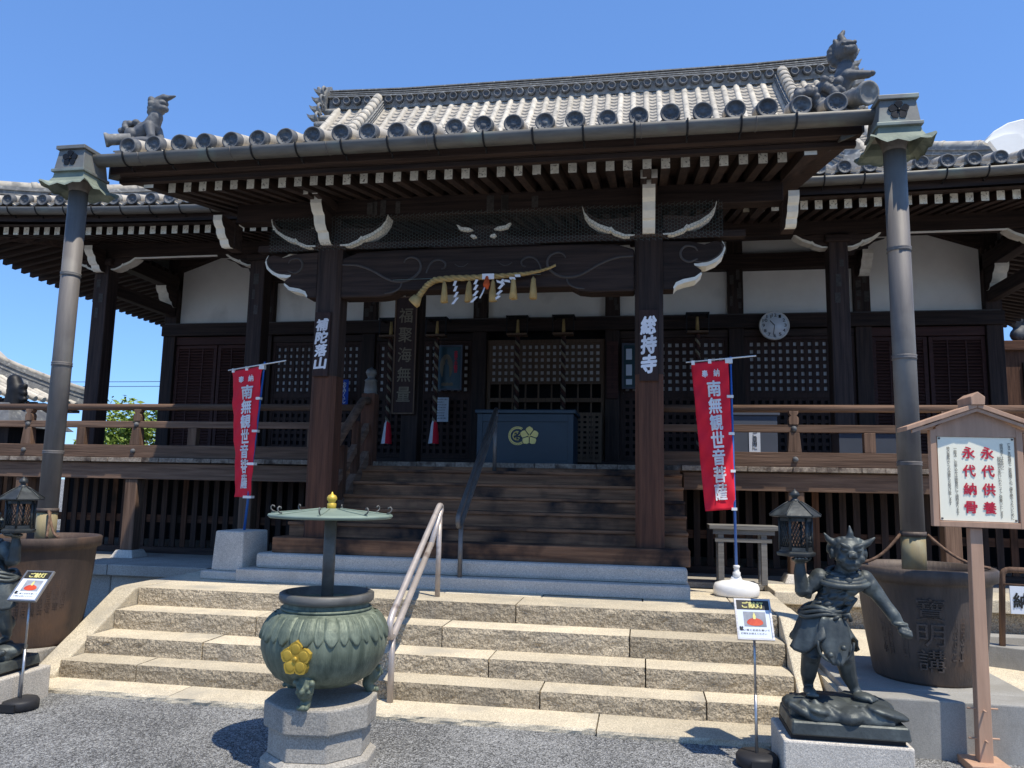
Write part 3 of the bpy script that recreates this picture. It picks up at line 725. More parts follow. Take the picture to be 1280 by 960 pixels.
# frog-leg strut in the middle
b = B(); b.prism([(-.62, 4.04), (-.5, 4.06), (-.38, 4.14), (-.25, 4.16), (-.12, 4.27), (.12, 4.27), (.25, 4.16), (.38, 4.14), (.5, 4.06), (.62, 4.04)], 'y', 7.49, 7.57)
fr = b.build('frog_leg_strut', 'dark_x', hall, bev=.01)
for s_ in (-1, 1):
    b = B(); b.prism([(s_ * x, z) for x, z in [(.11, 4.205), (.17, 4.195), (.25, 4.21), (.285, 4.265), (.265, 4.262), (.23, 4.238), (.15, 4.228)]], 'y', 7.44, 7.49)
    b.build('carved_leaf', 'white', fr)
    b = B(); b.prism([(s_ * x, z) for x, z in [(.07, 4.13), (.11, 4.118), (.135, 4.14), (.12, 4.155), (.085, 4.148)]], 'y', 7.44, 7.49)
    b.build('carved_leaf', 'white', fr)
# wire netting against birds
b = B(); h = .020; yN = 7.36
def rib(p, q):
    dx, dz = q[0] - p[0], q[1] - p[1]; L = math.hypot(dx, dz); nx, nz = -dz / L * .0011, dx / L * .0011
    wob = lambda x, z: yN + .012 * math.sin(x * 5) + .006 * math.sin(z * 21 + x * 3)
    b.add([(p[0] + nx, wob(*p), p[1] + nz), (q[0] + nx, wob(*q), q[1] + nz), (q[0] - nx, wob(*q), q[1] - nz), (p[0] - nx, wob(*p), p[1] - nz)], [(0, 1, 2, 3)])
i = 0; x = -2.30
while x < 2.36:
    j = 0; z = 4.02 + (h * .866 if i % 2 else 0)
    while z < 4.38:
        rib((x - h / 2, z), (x + h / 2, z))
        rib((x + h / 2, z), (x + h, z + h * .866)); rib((x + h / 2, z), (x + h, z - h * .866))
        z += h * 1.732
    x += h * 1.5; i += 1
net = b.build('wire_netting', 'wire', hall, fix=False, kind='stuff')

# ---- porch rafters and soffit
ra = B(); L0, L1 = 6.55, 10.6
zr = lambda y: 4.445 + .22 * (y - 6.55)
ra.hexa([(-.038, L0, zr(L0) - .06), (.038, L0, zr(L0) - .06), (.038, L1, zr(L1) - .06), (-.038, L1, zr(L1) - .06)],
        [(-.038, L0, zr(L0) + .05), (.038, L0, zr(L0) + .05), (.038, L1, zr(L1) + .05), (-.038, L1, zr(L1) + .05)], 0, {2: 1})
rme = ra.mesh('rafter', ['dark_y', 'rafter_end'])
ul = [-2.93 + .1635 * i for i in range(36)]
shared('rafter', rme, [(u + random.uniform(-.006, .006), 0, random.uniform(-.005, .005)) for u in ul], hall)
def slope_slab(x0, x1, y0, y1, zf, t, mi=0):
    b = B(); b.hexa([(x0, y0, zf(y0)), (x1, y0, zf(y0)), (x1, y1, zf(y1)), (x0, y1, zf(y1))], [(x0, y0, zf(y0) + t), (x1, y0, zf(y0) + t), (x1, y1, zf(y1) + t), (x0, y1, zf(y1) + t)], mi)
    return b
slope_slab(-3.32, 3.32, 6.28, 10.6, lambda y: zr(y) + .052, .03).build('soffit_board', 'dark_x', hall)
B().box(-3.32, 3.32, 6.30, 6.36, 4.395, 4.445 + .052 - .06).build('eave_batten', 'dark_x', hall)
B().box(-3.34, 3.34, 6.19, 6.275, 4.44, 4.555).build('eave_board', 'dark_x', hall, bev=.005)
for s_ in (-1, 1):
    b = B(); x0, x1 = (2.93, 3.03) if s_ > 0 else (-3.10, -3.0)
    b.hexa([(x0, 6.36, 4.36), (x1, 6.36, 4.36), (x1, 9.6, 4.98), (x0, 9.6, 4.98)], [(x0, 6.36, 4.52), (x1, 6.36, 4.52), (x1, 9.6, 5.16), (x0, 9.6, 5.16)], 0, {2: 1})
    b.build('barge_board', ['dark_y', 'white'], hall)
    b = B(); x0, x1 = (3.18, 3.36) if s_ > 0 else (-3.36, -3.18)
    b.hexa([(x0, 6.2, 4.40), (x1, 6.2, 4.46), (x1, 9.5, 5.28), (x0, 9.5, 5.20)], [(x0, 6.2, 4.60), (x1, 6.2, 4.60), (x1, 9.5, 5.50), (x0, 9.5, 5.50)])
    b.build('copper_verge', 'gutter', hall)
    b = B(); xa, xb = (3.03, 3.18) if s_ > 0 else (-3.18, -3.10)
    b.hexa([(xa, 6.4, 4.44), (xb, 6.4, 4.44), (xb, 9.5, 5.16), (xa, 9.5, 5.16)], [(xa, 6.4, 4.50), (xb, 6.4, 4.50), (xb, 9.5, 5.22), (xa, 9.5, 5.22)])
    b.build('verge_soffit', 'dark_y', hall)

# ---- gutters
def gutter(name, pts, r, hooks):
    """half-round trough along pts"""
    b = B(); n = 10; vs = []; fs = []
    k = len(pts)
    for p in pts:
        for q in range(n + 1):
            a = math.pi + math.pi * q / n
            vs.append((p[0], p[1] + r * math.cos(a), p[2] + r * 1.05 * math.sin(a)))
        for q in range(n, -1, -1):
            a = math.pi + math.pi * q / n
            vs.append((p[0], p[1] + (r - .006) * math.cos(a), p[2] + .002 + (r - .006) * 1.05 * math.sin(a)))
    m = 2 * (n + 1)
    for i in range(k - 1):
        for q in range(m): fs.append((i * m + q, (i + 1) * m + q, (i + 1) * m + (q + 1) % m, i * m + (q + 1) % m))
    b.add(vs, fs, 0, True)
    g = b.build(name, 'gutter', hall)
    for p in (pts[0], pts[-1]):
        b = B(); b.prism([(p[1] + r * math.cos(math.pi + math.pi * q / n), p[2] + r * 1.05 * math.sin(math.pi + math.pi * q / n)) for q in range(n + 1)], 'x', p[0] - .004, p[0] + .004)
        b.build('gutter_end', 'gutter', g)
    for (x, y, z) in hooks:
        b = B(); b.tube([(x, y - r - .004, z + .012)] + [(x, y + (r + .006) * math.cos(math.pi + math.pi * q / 8), z + (r + .006) * 1.05 * math.sin(math.pi + math.pi * q / 8)) for q in range(9)][:7] + [(x, y + r * .8, z - r * 1.2), (x, y + r * 1.3, z - r * 1.25)], .008, 5)
        b.build('gutter_hook', 'black_iron', g)
    for k in range(int(abs(pts[-1][0] - pts[0][0]) / .9)):
        x = min(pts[0][0], pts[-1][0]) + .5 + .9 * k; z = pts[0][2] + (lift(x) if len(pts) > 5 else 0)
        if len(pts) <= 5:
            B().tube([(x, pts[0][1] + (r + .003) * math.cos(math.pi + math.pi * q / 8), z + (r + .003) * 1.05 * math.sin(math.pi + math.pi * q / 8)) for q in range(9)], .004, 5).build('gutter_seam', 'pipe', g)
    return g
lift = lambda u: .17 * max(0, (abs(u) - 3.4) / 5.2) ** 2
gutter('gutter', [(u, 6.045, 4.535) for u in (-3.40, -2, 0, 2, 3.42)], .082, [(-3.05 + .418 * i, 6.045, 4.535) for i in range(15)])
lift = lambda u: .17 * max(0, (abs(u) - 3.4) / 5.2) ** 2
for s_ in (-1, 1):
    us = [s_ * (3.38 + i * .55) for i in range(10)]
    gutter('gutter', [(u, 9.30, 5.33 + lift(u)) for u in us], .085, [(s_ * (3.75 + .45 * i), 9.30, 5.33 + lift(3.75 + .45 * i)) for i in range(11)])

# ---- main eaves: rafters, soffits
rb = B(); rz = lambda y: 5.13 + .20 * (y - 9.62)
rb.hexa([(-.044, 9.62, rz(9.62) - .065), (.044, 9.62, rz(9.62) - .065), (.044, 12.8, rz(12.8) - .065), (-.044, 12.8, rz(12.8) - .065)],
        [(-.044, 9.62, rz(9.62) + .05), (.044, 9.62, rz(9.62) + .05), (.044, 12.8, rz(12.8) + .05), (-.044, 12.8, rz(12.8) + .05)], 0, {2: 1})
rbm = rb.mesh('rafter', ['dark_y', 'rafter_end'])
for s_ in (-1, 1):
    shared('rafter', rbm, [(s_ * (2.9 + .172 * i), 0, lift(2.9 + .172 * i) * .8 + random.uniform(-.004, .004)) for i in range(32)], hall)
    us = [3.0, 4.5, 6.0, 7.2, 8.65]
    b = B(); vs = []; 
    for u in us:
        for y in (9.36, 11.0, 12.75): vs.append((s_ * u, y, rz(y) + .055 + lift(u) * .8))
    b.add(vs, [(i * 3 + j, i * 3 + j + 1, i * 3 + j + 4, i * 3 + j + 3) for i in range(4) for j in range(2)])
    b.build('soffit_board', 'dark_x', hall, fix=False)
    b = B()
    for i in range(len(us) - 1):
        z0, z1 = 5.17 + lift(us[i]), 5.17 + lift(us[i + 1])
        b.hexa([(s_ * us[i], 9.40, z0), (s_ * us[i + 1], 9.40, z1), (s_ * us[i + 1], 9.48, z1), (s_ * us[i], 9.48, z0)], [(s_ * us[i], 9.40, z0 + .2), (s_ * us[i + 1], 9.40, z1 + .2), (s_ * us[i + 1], 9.48, z1 + .2), (s_ * us[i], 9.48, z0 + .2)])
    b.build('eave_board', 'dark_x', hall)
    # side eaves
    zs = lambda y: 4.90 + .30 * math.exp(-(y - 9.6) / 1.4)
    sb = B(); sb.hexa([(-.9, -.036, -.05), (.9, -.036, .31), (.9, .036, .31), (-.9, .036, -.05)], [(-.9, -.036, .05), (.9, -.036, .41), (.9, .036, .41), (-.9, .036, .05)], 0, {5: 1})
    if s_ > 0:
        sb = B(); sb.hexa([(-.9, -.036, .31), (.9, -.036, -.05), (.9, .036, -.05), (-.9, .036, .31)], [(-.9, -.036, .41), (.9, -.036, .05), (.9, .036, .05), (-.9, .036, .41)], 0, {3: 0})
    sme = sb.mesh('side_rafter', ['dark_x', 'dark_x'])
    ys = [10.0 + .19 * i for i in range(44)]
    shared('side_rafter', sme, [(s_ * 7.7, y, zs(y)) for y in ys], hall)
    b = B(); vs = []
    yl = [9.4 + .5 * i for i in range(19)]
    for y in yl:
        for x, dz in ((8.66, .05), (6.85, .43)): vs.append((s_ * x, y, zs(y) + dz))
    b.add(vs, [(i * 2, i * 2 + 1, i * 2 + 3, i * 2 + 2) for i in range(len(yl) - 1)])
    b.build('soffit_board', 'dark_y', hall, fix=False)
    b = B()
    b.tube([(s_ * 6.9, 10.9, 5.34), (s_ * 8.66, 9.42, 5.25)], .10, 4)
    b.build('hip_rafter', 'dark_y', hall)
# ================================================================ roofs
zm = lambda d: 5.415 + .27 * d + .0555 * d * d
DR, UE, UG = 7.7, 8.7, 5.9                      # ridge depth, eave half width, gable half width
def zmu(u, d): return zm(d) + lift(u) * max(0, 1 - d / 3)
b = B()
def strip(us, dmax, back=False):
    vs = []; n = 12
    for u in us:
        for j in range(n + 1):
            d = dmax(u) * j / n; y = 9.3 + d if not back else 24.7 - d
            vs.append((u, y, zmu(u, d) - .03))
    b.add(vs, [(i * (n + 1) + j, i * (n + 1) + j + 1, (i + 1) * (n + 1) + j + 1, (i + 1) * (n + 1) + j) for i in range(len(us) - 1) for j in range(n)])
for bk in (False, True):
    strip([-UG, -3, 0, 3, UG], lambda u: DR, bk)
    strip([-UE + .01, -8, -7.3, -6.6, -UG], lambda u: UE - abs(u), bk)
    strip([UG, 6.6, 7.3, 8, UE - .01], lambda u: UE - abs(u), bk)
for s_ in (-1, 1):
    n = 8; vs = []
    for i in range(n + 1):
        d = 2.8 * i / n
        for j in range(9):
            y = 9.3 + d + (15.4 - 2 * d) * j / 8; vs.append((s_ * (UE - d), y, zm(d) - .03 + (lift(UE) * (1 - d / 3) if j in (0, 8) else 0)))
    b.add(vs, [(i * 9 + j, i * 9 + j + 1, (i + 1) * 9 + j + 1, (i + 1) * 9 + j) for i in range(n) for j in range(8)])
roof = b.build('main_roof', 'tile_pan', hall, fix=False)
for s_ in (-1, 1):
    b = B(); pl_ = [(9.3 + 2.8 + (DR - 2.8) * i / 8, zm(2.8 + (DR - 2.8) * i / 8) - .05) for i in range(9)]
    b.prism(pl_ + [(34 - y, z) for y, z in reversed(pl_[:-1])], 'x', s_ * (UG - .35), s_ * (UG - .3)); b.build('gable_wall', 'dark_z', roof)

def roll(b, u, f, d0, d1, yb_, step=.30, r=.075, n=8):
    """one column of round tiles: short overlapping half barrels"""
    d = d0
    while d < d1 - .05:
        e = min(d + step, d1); o = len(b.v)
        for dd, rr, up in ((d, r * 1.0, .010), (e + .004, r * .985, .009)):
            for q in range(n + 1):
                a = math.pi * q / n
                b.v.append((u + rr * math.cos(a), yb_ + dd - .35 * rr * math.sin(a), f(dd) + up + rr * math.sin(a) * .95))
        for q in range(n):
            b.f.append([o + q, o + q + 1, o + n + 2 + q, o + n + 1 + q]); b.m.append(0); b.s.append(True)
        if d == d0: b.f.append([o + q for q in range(n + 1)]); b.m.append(0); b.s.append(False)
        d = e
PM = .285
ncol = int(UE / PM)
for i in range(-ncol, ncol + 1):
    u = i * PM + random.uniform(-.008, .008)
    dm = DR - .15 if abs(u) < UG - .05 else UE - abs(u) - .1
    if abs(u) < 2.9: d0 = 1.9
    else: d0 = .05
    if dm < .2: continue
    b = B(); roll(b, u, lambda d: zmu(u, d) - .01, d0, dm, 9.3, .34, .068, 6)
    b.build('round_tile_row', 'tile', roof, fix=False)
# pan tiles between the rolls
b = B()
for i in range(-ncol, ncol):
    u0 = i * PM + .06; u1 = (i + 1) * PM - .06; um = (u0 + u1) / 2
    dm = DR - .1 if abs(um) < UG else UE - abs(um) - .1
    d = 2.2 if abs(um) < 2.9 else .0
    while d < dm:
        e = d + .135
        za, zb = zmu(um, d) + .028, zmu(um, e) - .005
        b.add([(u0, 9.3 + d, za), (um, 9.3 + d, za - .022), (u1, 9.3 + d, za), (u1, 9.3 + e, zb), (um, 9.3 + e, zb - .022), (u0, 9.3 + e, zb), (u0, 9.3 + d + .005, za - .035), (um, 9.3 + d + .005, za - .057), (u1, 9.3 + d + .005, za - .035)],
              [(0, 1, 4, 5), (1, 2, 3, 4), (6, 7, 1, 0), (7, 8, 2, 1)])
        d = e
b.build('pan_tiles', 'tile_pan', roof, fix=False, kind='stuff')

# round eave-end tiles
def eave_tile(r=.082, L=.34, sl=.3):
    b = B()
    b.lathe([(r * .02, .016), (r * .28, .016), (r * .33, .022), (r * .66, .022), (r * .70, .012), (r * .80, .012), (r * .84, 0), (r, .0), (r * 1.0, L * .25), (r * .96, L * .28), (r * .93, L)], axis='y', n=20)
    for i in range(len(b.v)):
        x, y, z = b.v[i]; b.v[i] = (x, y, z + y * sl)
    for q in range(8):                                       # beads on the disc
        a = 2 * math.pi * q / 8; b.lathe([(.001, .021), (r * .06, .022), (r * .06, .03)], (r * .50 * math.cos(a), -.004, r * .48 * math.sin(a)), 6, axis='y')
    # flat eave tile beside it
    b.add([(r * .8, .03, -r * .55), (.13, .01, -r * 1.0), (.18, .03, -r * .55), (.18, L, -r * .5 + L * sl), (.13, L, -r * .9 + L * sl), (r * .8, L, -r * .5 + L * sl), (r * .8, .03, -r * .85), (.13, .01, -r * 1.3), (.18, .03, -r * .85)], [(0, 1, 4, 5), (1, 2, 3, 4), (6, 7, 1, 0), (7, 8, 2, 1)])
    for i in range(len(b.f)):
        cy = sum(b.v[k][1] for k in b.f[i]) / len(b.f[i])
        b.m[i] = 1 if cy > .10 else 0
    return b
et = eave_tile().mesh('eave_tile', ['tile_dark', 'tile'])
PP = .2585
porch_roof = slope_slab(-3.3, 3.3, 6.12, 11.3, lambda y: 4.555 + .32 * (y - 6.12), .03).build('porch_roof', 'tile_pan', hall)
pu = [PP * (i - 12) + .02 for i in range(25)]
wo = worg(porch_roof)
def puts(name, me, locs, parent, rx=0):
    wo = worg(parent)
    out = []
    for l_ in locs:
        o = link(name, me, parent, loc=Vector((l_[0], l_[1], l_[2])) - wo)
        if rx: o.rotation_euler = (rx, 0, 0)
        out.append(o)
    return out
for o in puts('eave_tile', et, [(u + random.uniform(-.008, .008), 6.06 + random.uniform(-.016, .016), 4.645 + random.uniform(-.008, .008)) for u in pu], porch_roof):
    o.rotation_euler = (R(random.uniform(-3, 3)), R(random.uniform(-20, 20)) * 0, R(random.uniform(-4, 4)))
for u in pu:
    b = B(); roll(b, u, lambda d: 4.58 + .32 * d, .30, 4.9, 6.06, .30, .080, 6)
    b.build('round_tile_row', 'tile', porch_roof, fix=False)
b = B()
for u in pu[:-1]:
    d = .28
    while d < 4.9:
        e = d + .15; za, zb = 4.575 + .32 * d + .03, 4.575 + .32 * e
        b.add([(u + .06, 6.06 + d, za), (u + .2, 6.06 + d, za), (u + .2, 6.06 + e, zb), (u + .06, 6.06 + e, zb)], [(0, 1, 2, 3)]); d = e
b.build('pan_tiles', 'tile_pan', porch_roof, fix=False, kind='stuff')
for s_ in (-1, 1):
    l_ = []
    i = 12
    while i * PM < UE - .05:
        u = s_ * i * PM; l_.append((u, 9.26, zmu(u, 0) + .035)); i += 1
    puts('eave_tile', et, l_, roof)

# stacked ridges
def ridge_layers(b, path, w0, layers, mi=0):
    """path: list of points; layers: list of (z0,z1,halfwidth) measured above the path"""
    for z0, z1, hw in layers:
        for i in range(len(path) - 1):
            p, q = Vector(path[i]), Vector(path[i + 1])
            t = (q - p); t.z = 0; t.normalize(); n_ = Vector((-t.y, t.x, 0)) * hw
            lo = [p + n_ + Vector((0, 0, z0)), p - n_ + Vector((0, 0, z0)), q - n_ + Vector((0, 0, z0)), q + n_ + Vector((0, 0, z0))]
            b.hexa(lo, [v + Vector((0, 0, z1 - z0)) for v in lo], mi)
# main ridge
zr0 = zm(DR) - .08
rd = B(); pth = [(-UG - .05, 17, zr0 + .07), (-4, 17, zr0 + .01), (0, 17, zr0), (4, 17, zr0 + .01), (UG + .05, 17, zr0 + .07)]
ridge_layers(rd, pth, 0, [(-.1, .17, .20), (.17, .20, .29), (.20, .245, .20), (.245, .265, .25), (.265, .30, .19), (.30, .32, .24), (.32, .355, .185), (.355, .38, .25), (.38, .40, .18)])
rdo = rd.build('main_ridge', 'tile_mid', roof)
b = B(); b.tube([(p[0], p[1], p[2] + .41) for p in pth], .085, 10); b.build('ridge_cap', 'tile', rdo)
cr = B(); cr.lathe([(.02, .03), (.06, .03), (.066, .0), (.092, .0), (.096, .10)], axis='y', n=14)
crm = cr.mesh('ridge_roundel', 'tile_dark')
puts('ridge_roundel', crm, [(-5.75 + .2675 * i, 16.70, zr0 + .07 + .07 * abs((-5.75 + .2675 * i) / 5.9) ** 2.5) for i in range(44)], rdo)
# descending ridges
for s_ in (-1, 1):
    b = B(); path = [(s_ * (4.68 + .04 * (7.45 - d) / 4), 9.3 + d, zm(d)) for d in [2.4 + .36 * i for i in range(15)]]
    ridge_layers(b, path, 0, [(0, .12, .15), (.12, .135, .17), (.135, .195, .135), (.195, .21, .16), (.21, .265, .125), (.265, .28, .15), (.28, .34, .11)])
    k = b.build('descending_ridge', 'tile_mid', roof)
    b = B()
    for i in range(len(path) - 1):
        p, q = Vector(path[i]), Vector(path[i + 1]); p.z += .36; q.z += .36
        m_ = (p + q) / 2
        b.tube([p, m_ + (m_ - p) * .02], [.125, .112], 10); b.tube([m_, q + (q - m_) * .02], [.125, .112], 10)
    b.build('ridge_cap', 'tile', k)
    # verge tiles stepping down the gable edge
    vt = B(); vt.lathe([(.02, 0), (.07, 0), (.078, .03), (.075, .30)], axis='x', n=12)
    vm = vt.mesh('verge_tile', 'tile_mid')
    for i in range(17):
        d = 2.9 + .285 * i
        o = link('verge_tile', vm, roof, loc=Vector((s_ * (UG + .12), 9.3 + d, zm(d) + .07)) - worg(roof))
        if s_ > 0: o.rotation_euler = (0, 0, 0); o.scale = (-1, 1, 1)
    b = B(); roll(b, s_ * (UG - .17), lambda d: zm(d) + .05, 2.8, DR - .2, 9.3, .3, .085, 6); b.build('verge_roll', 'tile', roof, fix=False)
    # ridge-end ornament: stacked curls
    b = B(); x = s_ * (UG + .16)
    b.prism([(16.70, zr0 - .1), (17.3, zr0 - .1), (17.36, zr0 + .25), (17.22, zr0 + .55), (17, zr0 + .68), (16.78, zr0 + .55), (16.64, zr0 + .25)], 'x', x - .06, x + .06)
    for k_ in range(4):
        zc = zr0 - .42 + k_ * .27; yc = 16.42 + k_ * .10
        b.tube([(x, yc + .12 * math.cos(t), zc + .12 * math.sin(t)) for t in [j * .5 for j in range(12)]], .035, 7)
        b.prism([(x - s_ * .0, zc - .10), (x + s_ * .20, zc - .03), (x + s_ * .24, zc + .06), (x + s_ * .16, zc + .02), (x, zc + .02)], 'y', yc - .12, yc + .12)
    b.tube([(x - s_ * .2, 17, zr0 + .45), (x + s_ * .1, 17, zr0 + .5), (x + s_ * .22, 17, zr0 + .56), (x + s_ * .30, 17, zr0 + .68)], [.09, .085, .07, .04], 10)
    b.build('ridge_end_tile', 'tile_mid', roof)
    # hip ridge
    path = [(s_ * (UE - .15 - e), 9.45 + e, zmu(UE - e, e)) for e in [.35 * i for i in range(9)]]
    b = B(); ridge_layers(b, path, 0, [(-.1, .10, .15), (.10, .12, .17), (.12, .19, .13), (.19, .21, .155), (.21, .27, .12), (.27, .29, .145), (.29, .34, .11)])
    k = b.build('hip_ridge', 'tile_mid', roof)
    b = B(); b.tube([(p[0], p[1], p[2] + .36) for p in path], .085, 10)
    for p in path: b.tube([(p[0], p[1], p[2] + .36), (p[0] - s_ * .06, p[1] + .06, p[2] + .38)], .097, 10)
    b.build('ridge_cap', 'tile', k)
    # upturned ornament plate on the hip ridge
    p = Vector(path[5]) ; b = B()
    if s_ > 0:
        pr_ = [(-.36, .10), (-.22, .24), (-.05, .34), (.12, .38), (.20, .375), (.25, .24), (.26, .05), (.17, .05), (.12, .0), (-.05, .03), (-.2, .02)]
        b.prism([(p.x - .35 + x, p.z + .06 + z) for x, z in pr_], 'y', p.y - .62, p.y - .56)
        b.prism([(p.x - .35 + x, p.z + .02 + z) for x, z in [(-.33, .12), (-.15, .19), (.02, .2), (.14, .05), (.05, -.12), (-.2, -.1)]], 'y', p.y - .70, p.y - .62)
        b.tube([(p.x - .35 + x, p.y - .60, p.z + .06 + z) for x, z in pr_[:7]], .017, 6)
        b.build('ridge_wing_tile', 'plaster', k)

# porch corner ridges with their large end tiles
for s_ in (-1, 1):
    ux = 3.27 if s_ > 0 else -3.27
    b = B(); path = [(ux - s_ * .02, 6.28 + .3 * i, 4.60 + .32 * (.2 + .3 * i)) for i in range(10)]
    ridge_layers(b, path, 0, [(-.06, .04, .13), (.04, .055, .15)])
    k = b.build('porch_verge_ridge', 'tile_mid', porch_roof)
    b = B()
    for i in range(9):
        p, q = Vector(path[i]), Vector(path[i + 1]); p.z += .07; q.z += .07
        b.tube([p, q], [.085, .078], 10)
    b.build('ridge_cap', 'tile', k)
    b = B()
    b.lathe([(.015, .03), (.05, .015), (.075, .018), (.085, .0), (.105, .0), (.108, .04), (.085, .09), (.08, .45)], axis='y', n=20)
    o = b.build('ridge_end_tile', ['tile_mid'], k, org=(0, 0, 0))
    o.location = Vector((ux + s_ * (.10 if s_ > 0 else .06), 6.07, 4.725)) - worg(k); o.rotation_euler = (R(14), 0, R((24 if s_ > 0 else -58))); o.scale = (.9, .75, .9) if s_ > 0 else (.62, .5, .62)
# ================================================================ veranda, railing, wooden stair
vfl = B().box(-8.3, 8.3, 9.30, 12.55, ZF - .06, ZF - .002).build('veranda_floor', 'rail_y', hall)
random.seed(21)
for s_, x0, x1 in ((-1, -8.3, -2.04), (0, -2.04, 2.04), (1, 2.04, 8.3)):
    x = x0
    while x < x1 - .01:
        L = min(.24, x1 - x)
        B().box(x + .002, x + L - .002, 8.93 + random.uniform(-.008, .008) + (.04 if s_ == 0 else 0), 9.32, ZF - .055, ZF + random.uniform(-.002, .002)).build('floor_plank', 'plank', vfl, bev=.004)
        x += L
for x0, x1 in ((-8.2, -2.06), (2.06, 8.2)):
    B().box(x0, x1, 8.985, 9.12, 1.60, 1.80).build('veranda_beam', 'rail_x', hall, bev=.006)
post_u = (-8.05, -6.47, -4.87, -3.28, 3.28, 4.87, 6.47, 8.05)
for u in post_u:
    B().box(u - .085, u + .085, 9.0, 9.17, .70, 1.598).build('veranda_post', 'rail_z', hall, bev=.012)
    b = B(); b.hexa([(u - .16, 8.92, .61), (u + .16, 8.92, .61), (u + .16, 9.25, .61), (u - .16, 9.25, .61)], [(u - .115, 8.965, .705), (u + .115, 8.965, .705), (u + .115, 9.205, .705), (u - .115, 9.205, .705)])
    b.build('post_stone', 'granite', hall, bev=.01)
# slatted screen below the floor
for x0, x1 in ((-8.2, -2.1), (2.1, 8.2)):
    sc_ = B().box(x0, x1, 9.72, 9.78, 1.02, 1.12).build('screen_rail', 'brown_x', hall)
    n_ = int((x1 - x0) / .15); sm = B().box(-.038, .038, 9.70, 9.72, .62, 1.82).mesh('screen_slat', 'dark_z')
    sm2 = B().box(-.038, .038, 9.70, 9.72, .62, 1.82).mesh('screen_slat', 'brown_z')
    for i in range(n_ + 1):
        u = x0 + (x1 - x0) * i / n_
        link('screen_slat', sm2 if i % 7 == 3 else sm, sc_, loc=Vector((u, 0, 0)) - worg(sc_))
    B().box(x0, x1, 9.64, 9.70, .615, .70).build('screen_sill', 'dark_x', sc_)
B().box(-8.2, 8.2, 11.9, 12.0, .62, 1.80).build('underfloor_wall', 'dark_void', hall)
# railing
boss = B(); boss.lathe([(.001, -.03), (.018, -.027), (.03, -.014), (.033, 0), (.033, .01)], axis='y', n=12)
bm_ = boss.mesh('metal_boss', 'tile_dark')
for s_, x0, x1 in ((-1, -8.25, -1.82), (1, 1.82, 8.25)):
    rl = B().box(x0, x1, 8.99, 9.11, ZF + .002, 2.035).build('railing_base', 'rail_x', hall, bev=.008)
    rl.name = 'railing'
    B().box(x0, x1, 9.02, 9.085, 2.26, 2.345).build('middle_rail', 'rail_x', rl, bev=.006)
    B().tube([(x0, 9.05, 2.53), (x1, 9.05, 2.53)], .043, 12).build('top_rail', 'rail_x', rl)
    for u in post_u:
        if x0 < u < x1:
            b = B(); b.hexa([(u - .075, 9.0, 2.035), (u + .075, 9.0, 2.035), (u + .075, 9.105, 2.035), (u - .075, 9.105, 2.035)], [(u - .055, 9.005, 2.258), (u + .055, 9.005, 2.258), (u + .055, 9.10, 2.258), (u - .055, 9.10, 2.258)])
            b.build('rail_post', 'rail_z', rl, bev=.006)
            b = B(); b.prism([(u - .05, 2.347), (u + .05, 2.347), (u + .055, 2.40), (u + .05, 2.43), (u + .03, 2.445), (u + .05, 2.475), (u + .052, 2.50), (u - .052, 2.50), (u - .05, 2.475), (u - .03, 2.445), (u - .05, 2.43), (u - .055, 2.40)], 'y', 9.01, 9.095)
            b.build('rail_post', 'rail_z', rl, bev=.004)
            for z in (2.30, 1.955): link('metal_boss', bm_, rl, loc=Vector((u, 9.015 if z > 2 else 8.985, z)) - worg(rl))
    m_ = [(post_u[i] + post_u[i + 1]) / 2 for i in range(7) if i != 3]
    for u in m_ + [s_ * 2.45]:
        if x0 < u < x1:
            B().box(u - .06, u + .06, 9.01, 9.10, 2.035, 2.258).build('rail_strut', 'rail_z', rl, bev=.006)
# wooden stair
ws = B().box(-2.07, 2.02, 7.43, 9.0, .893, 1.03).build('wooden_stair', 'step', hall, bev=.006)
zs_ = [1.047, 1.19, 1.337, 1.48, 1.625, 1.77]
for i, z in enumerate(zs_):
    y = 7.40 + .262 * i
    zb_ = .896 if i == 0 else zs_[i - 1]
    if i: B().box(-2.045, 2.03, y + .02, y + .06, zb_ - .0, z - .032).build('riser', 'step', ws)
    B().box(-2.06 if i else -2.09, 2.035, y, y + .33, z - (.034 if i else .155), z).build('tread', 'step', ws, bev=.010)
B().box(-2.03, 2.02, 8.92, 8.965, 1.74, 1.815).build('riser', 'step', ws)
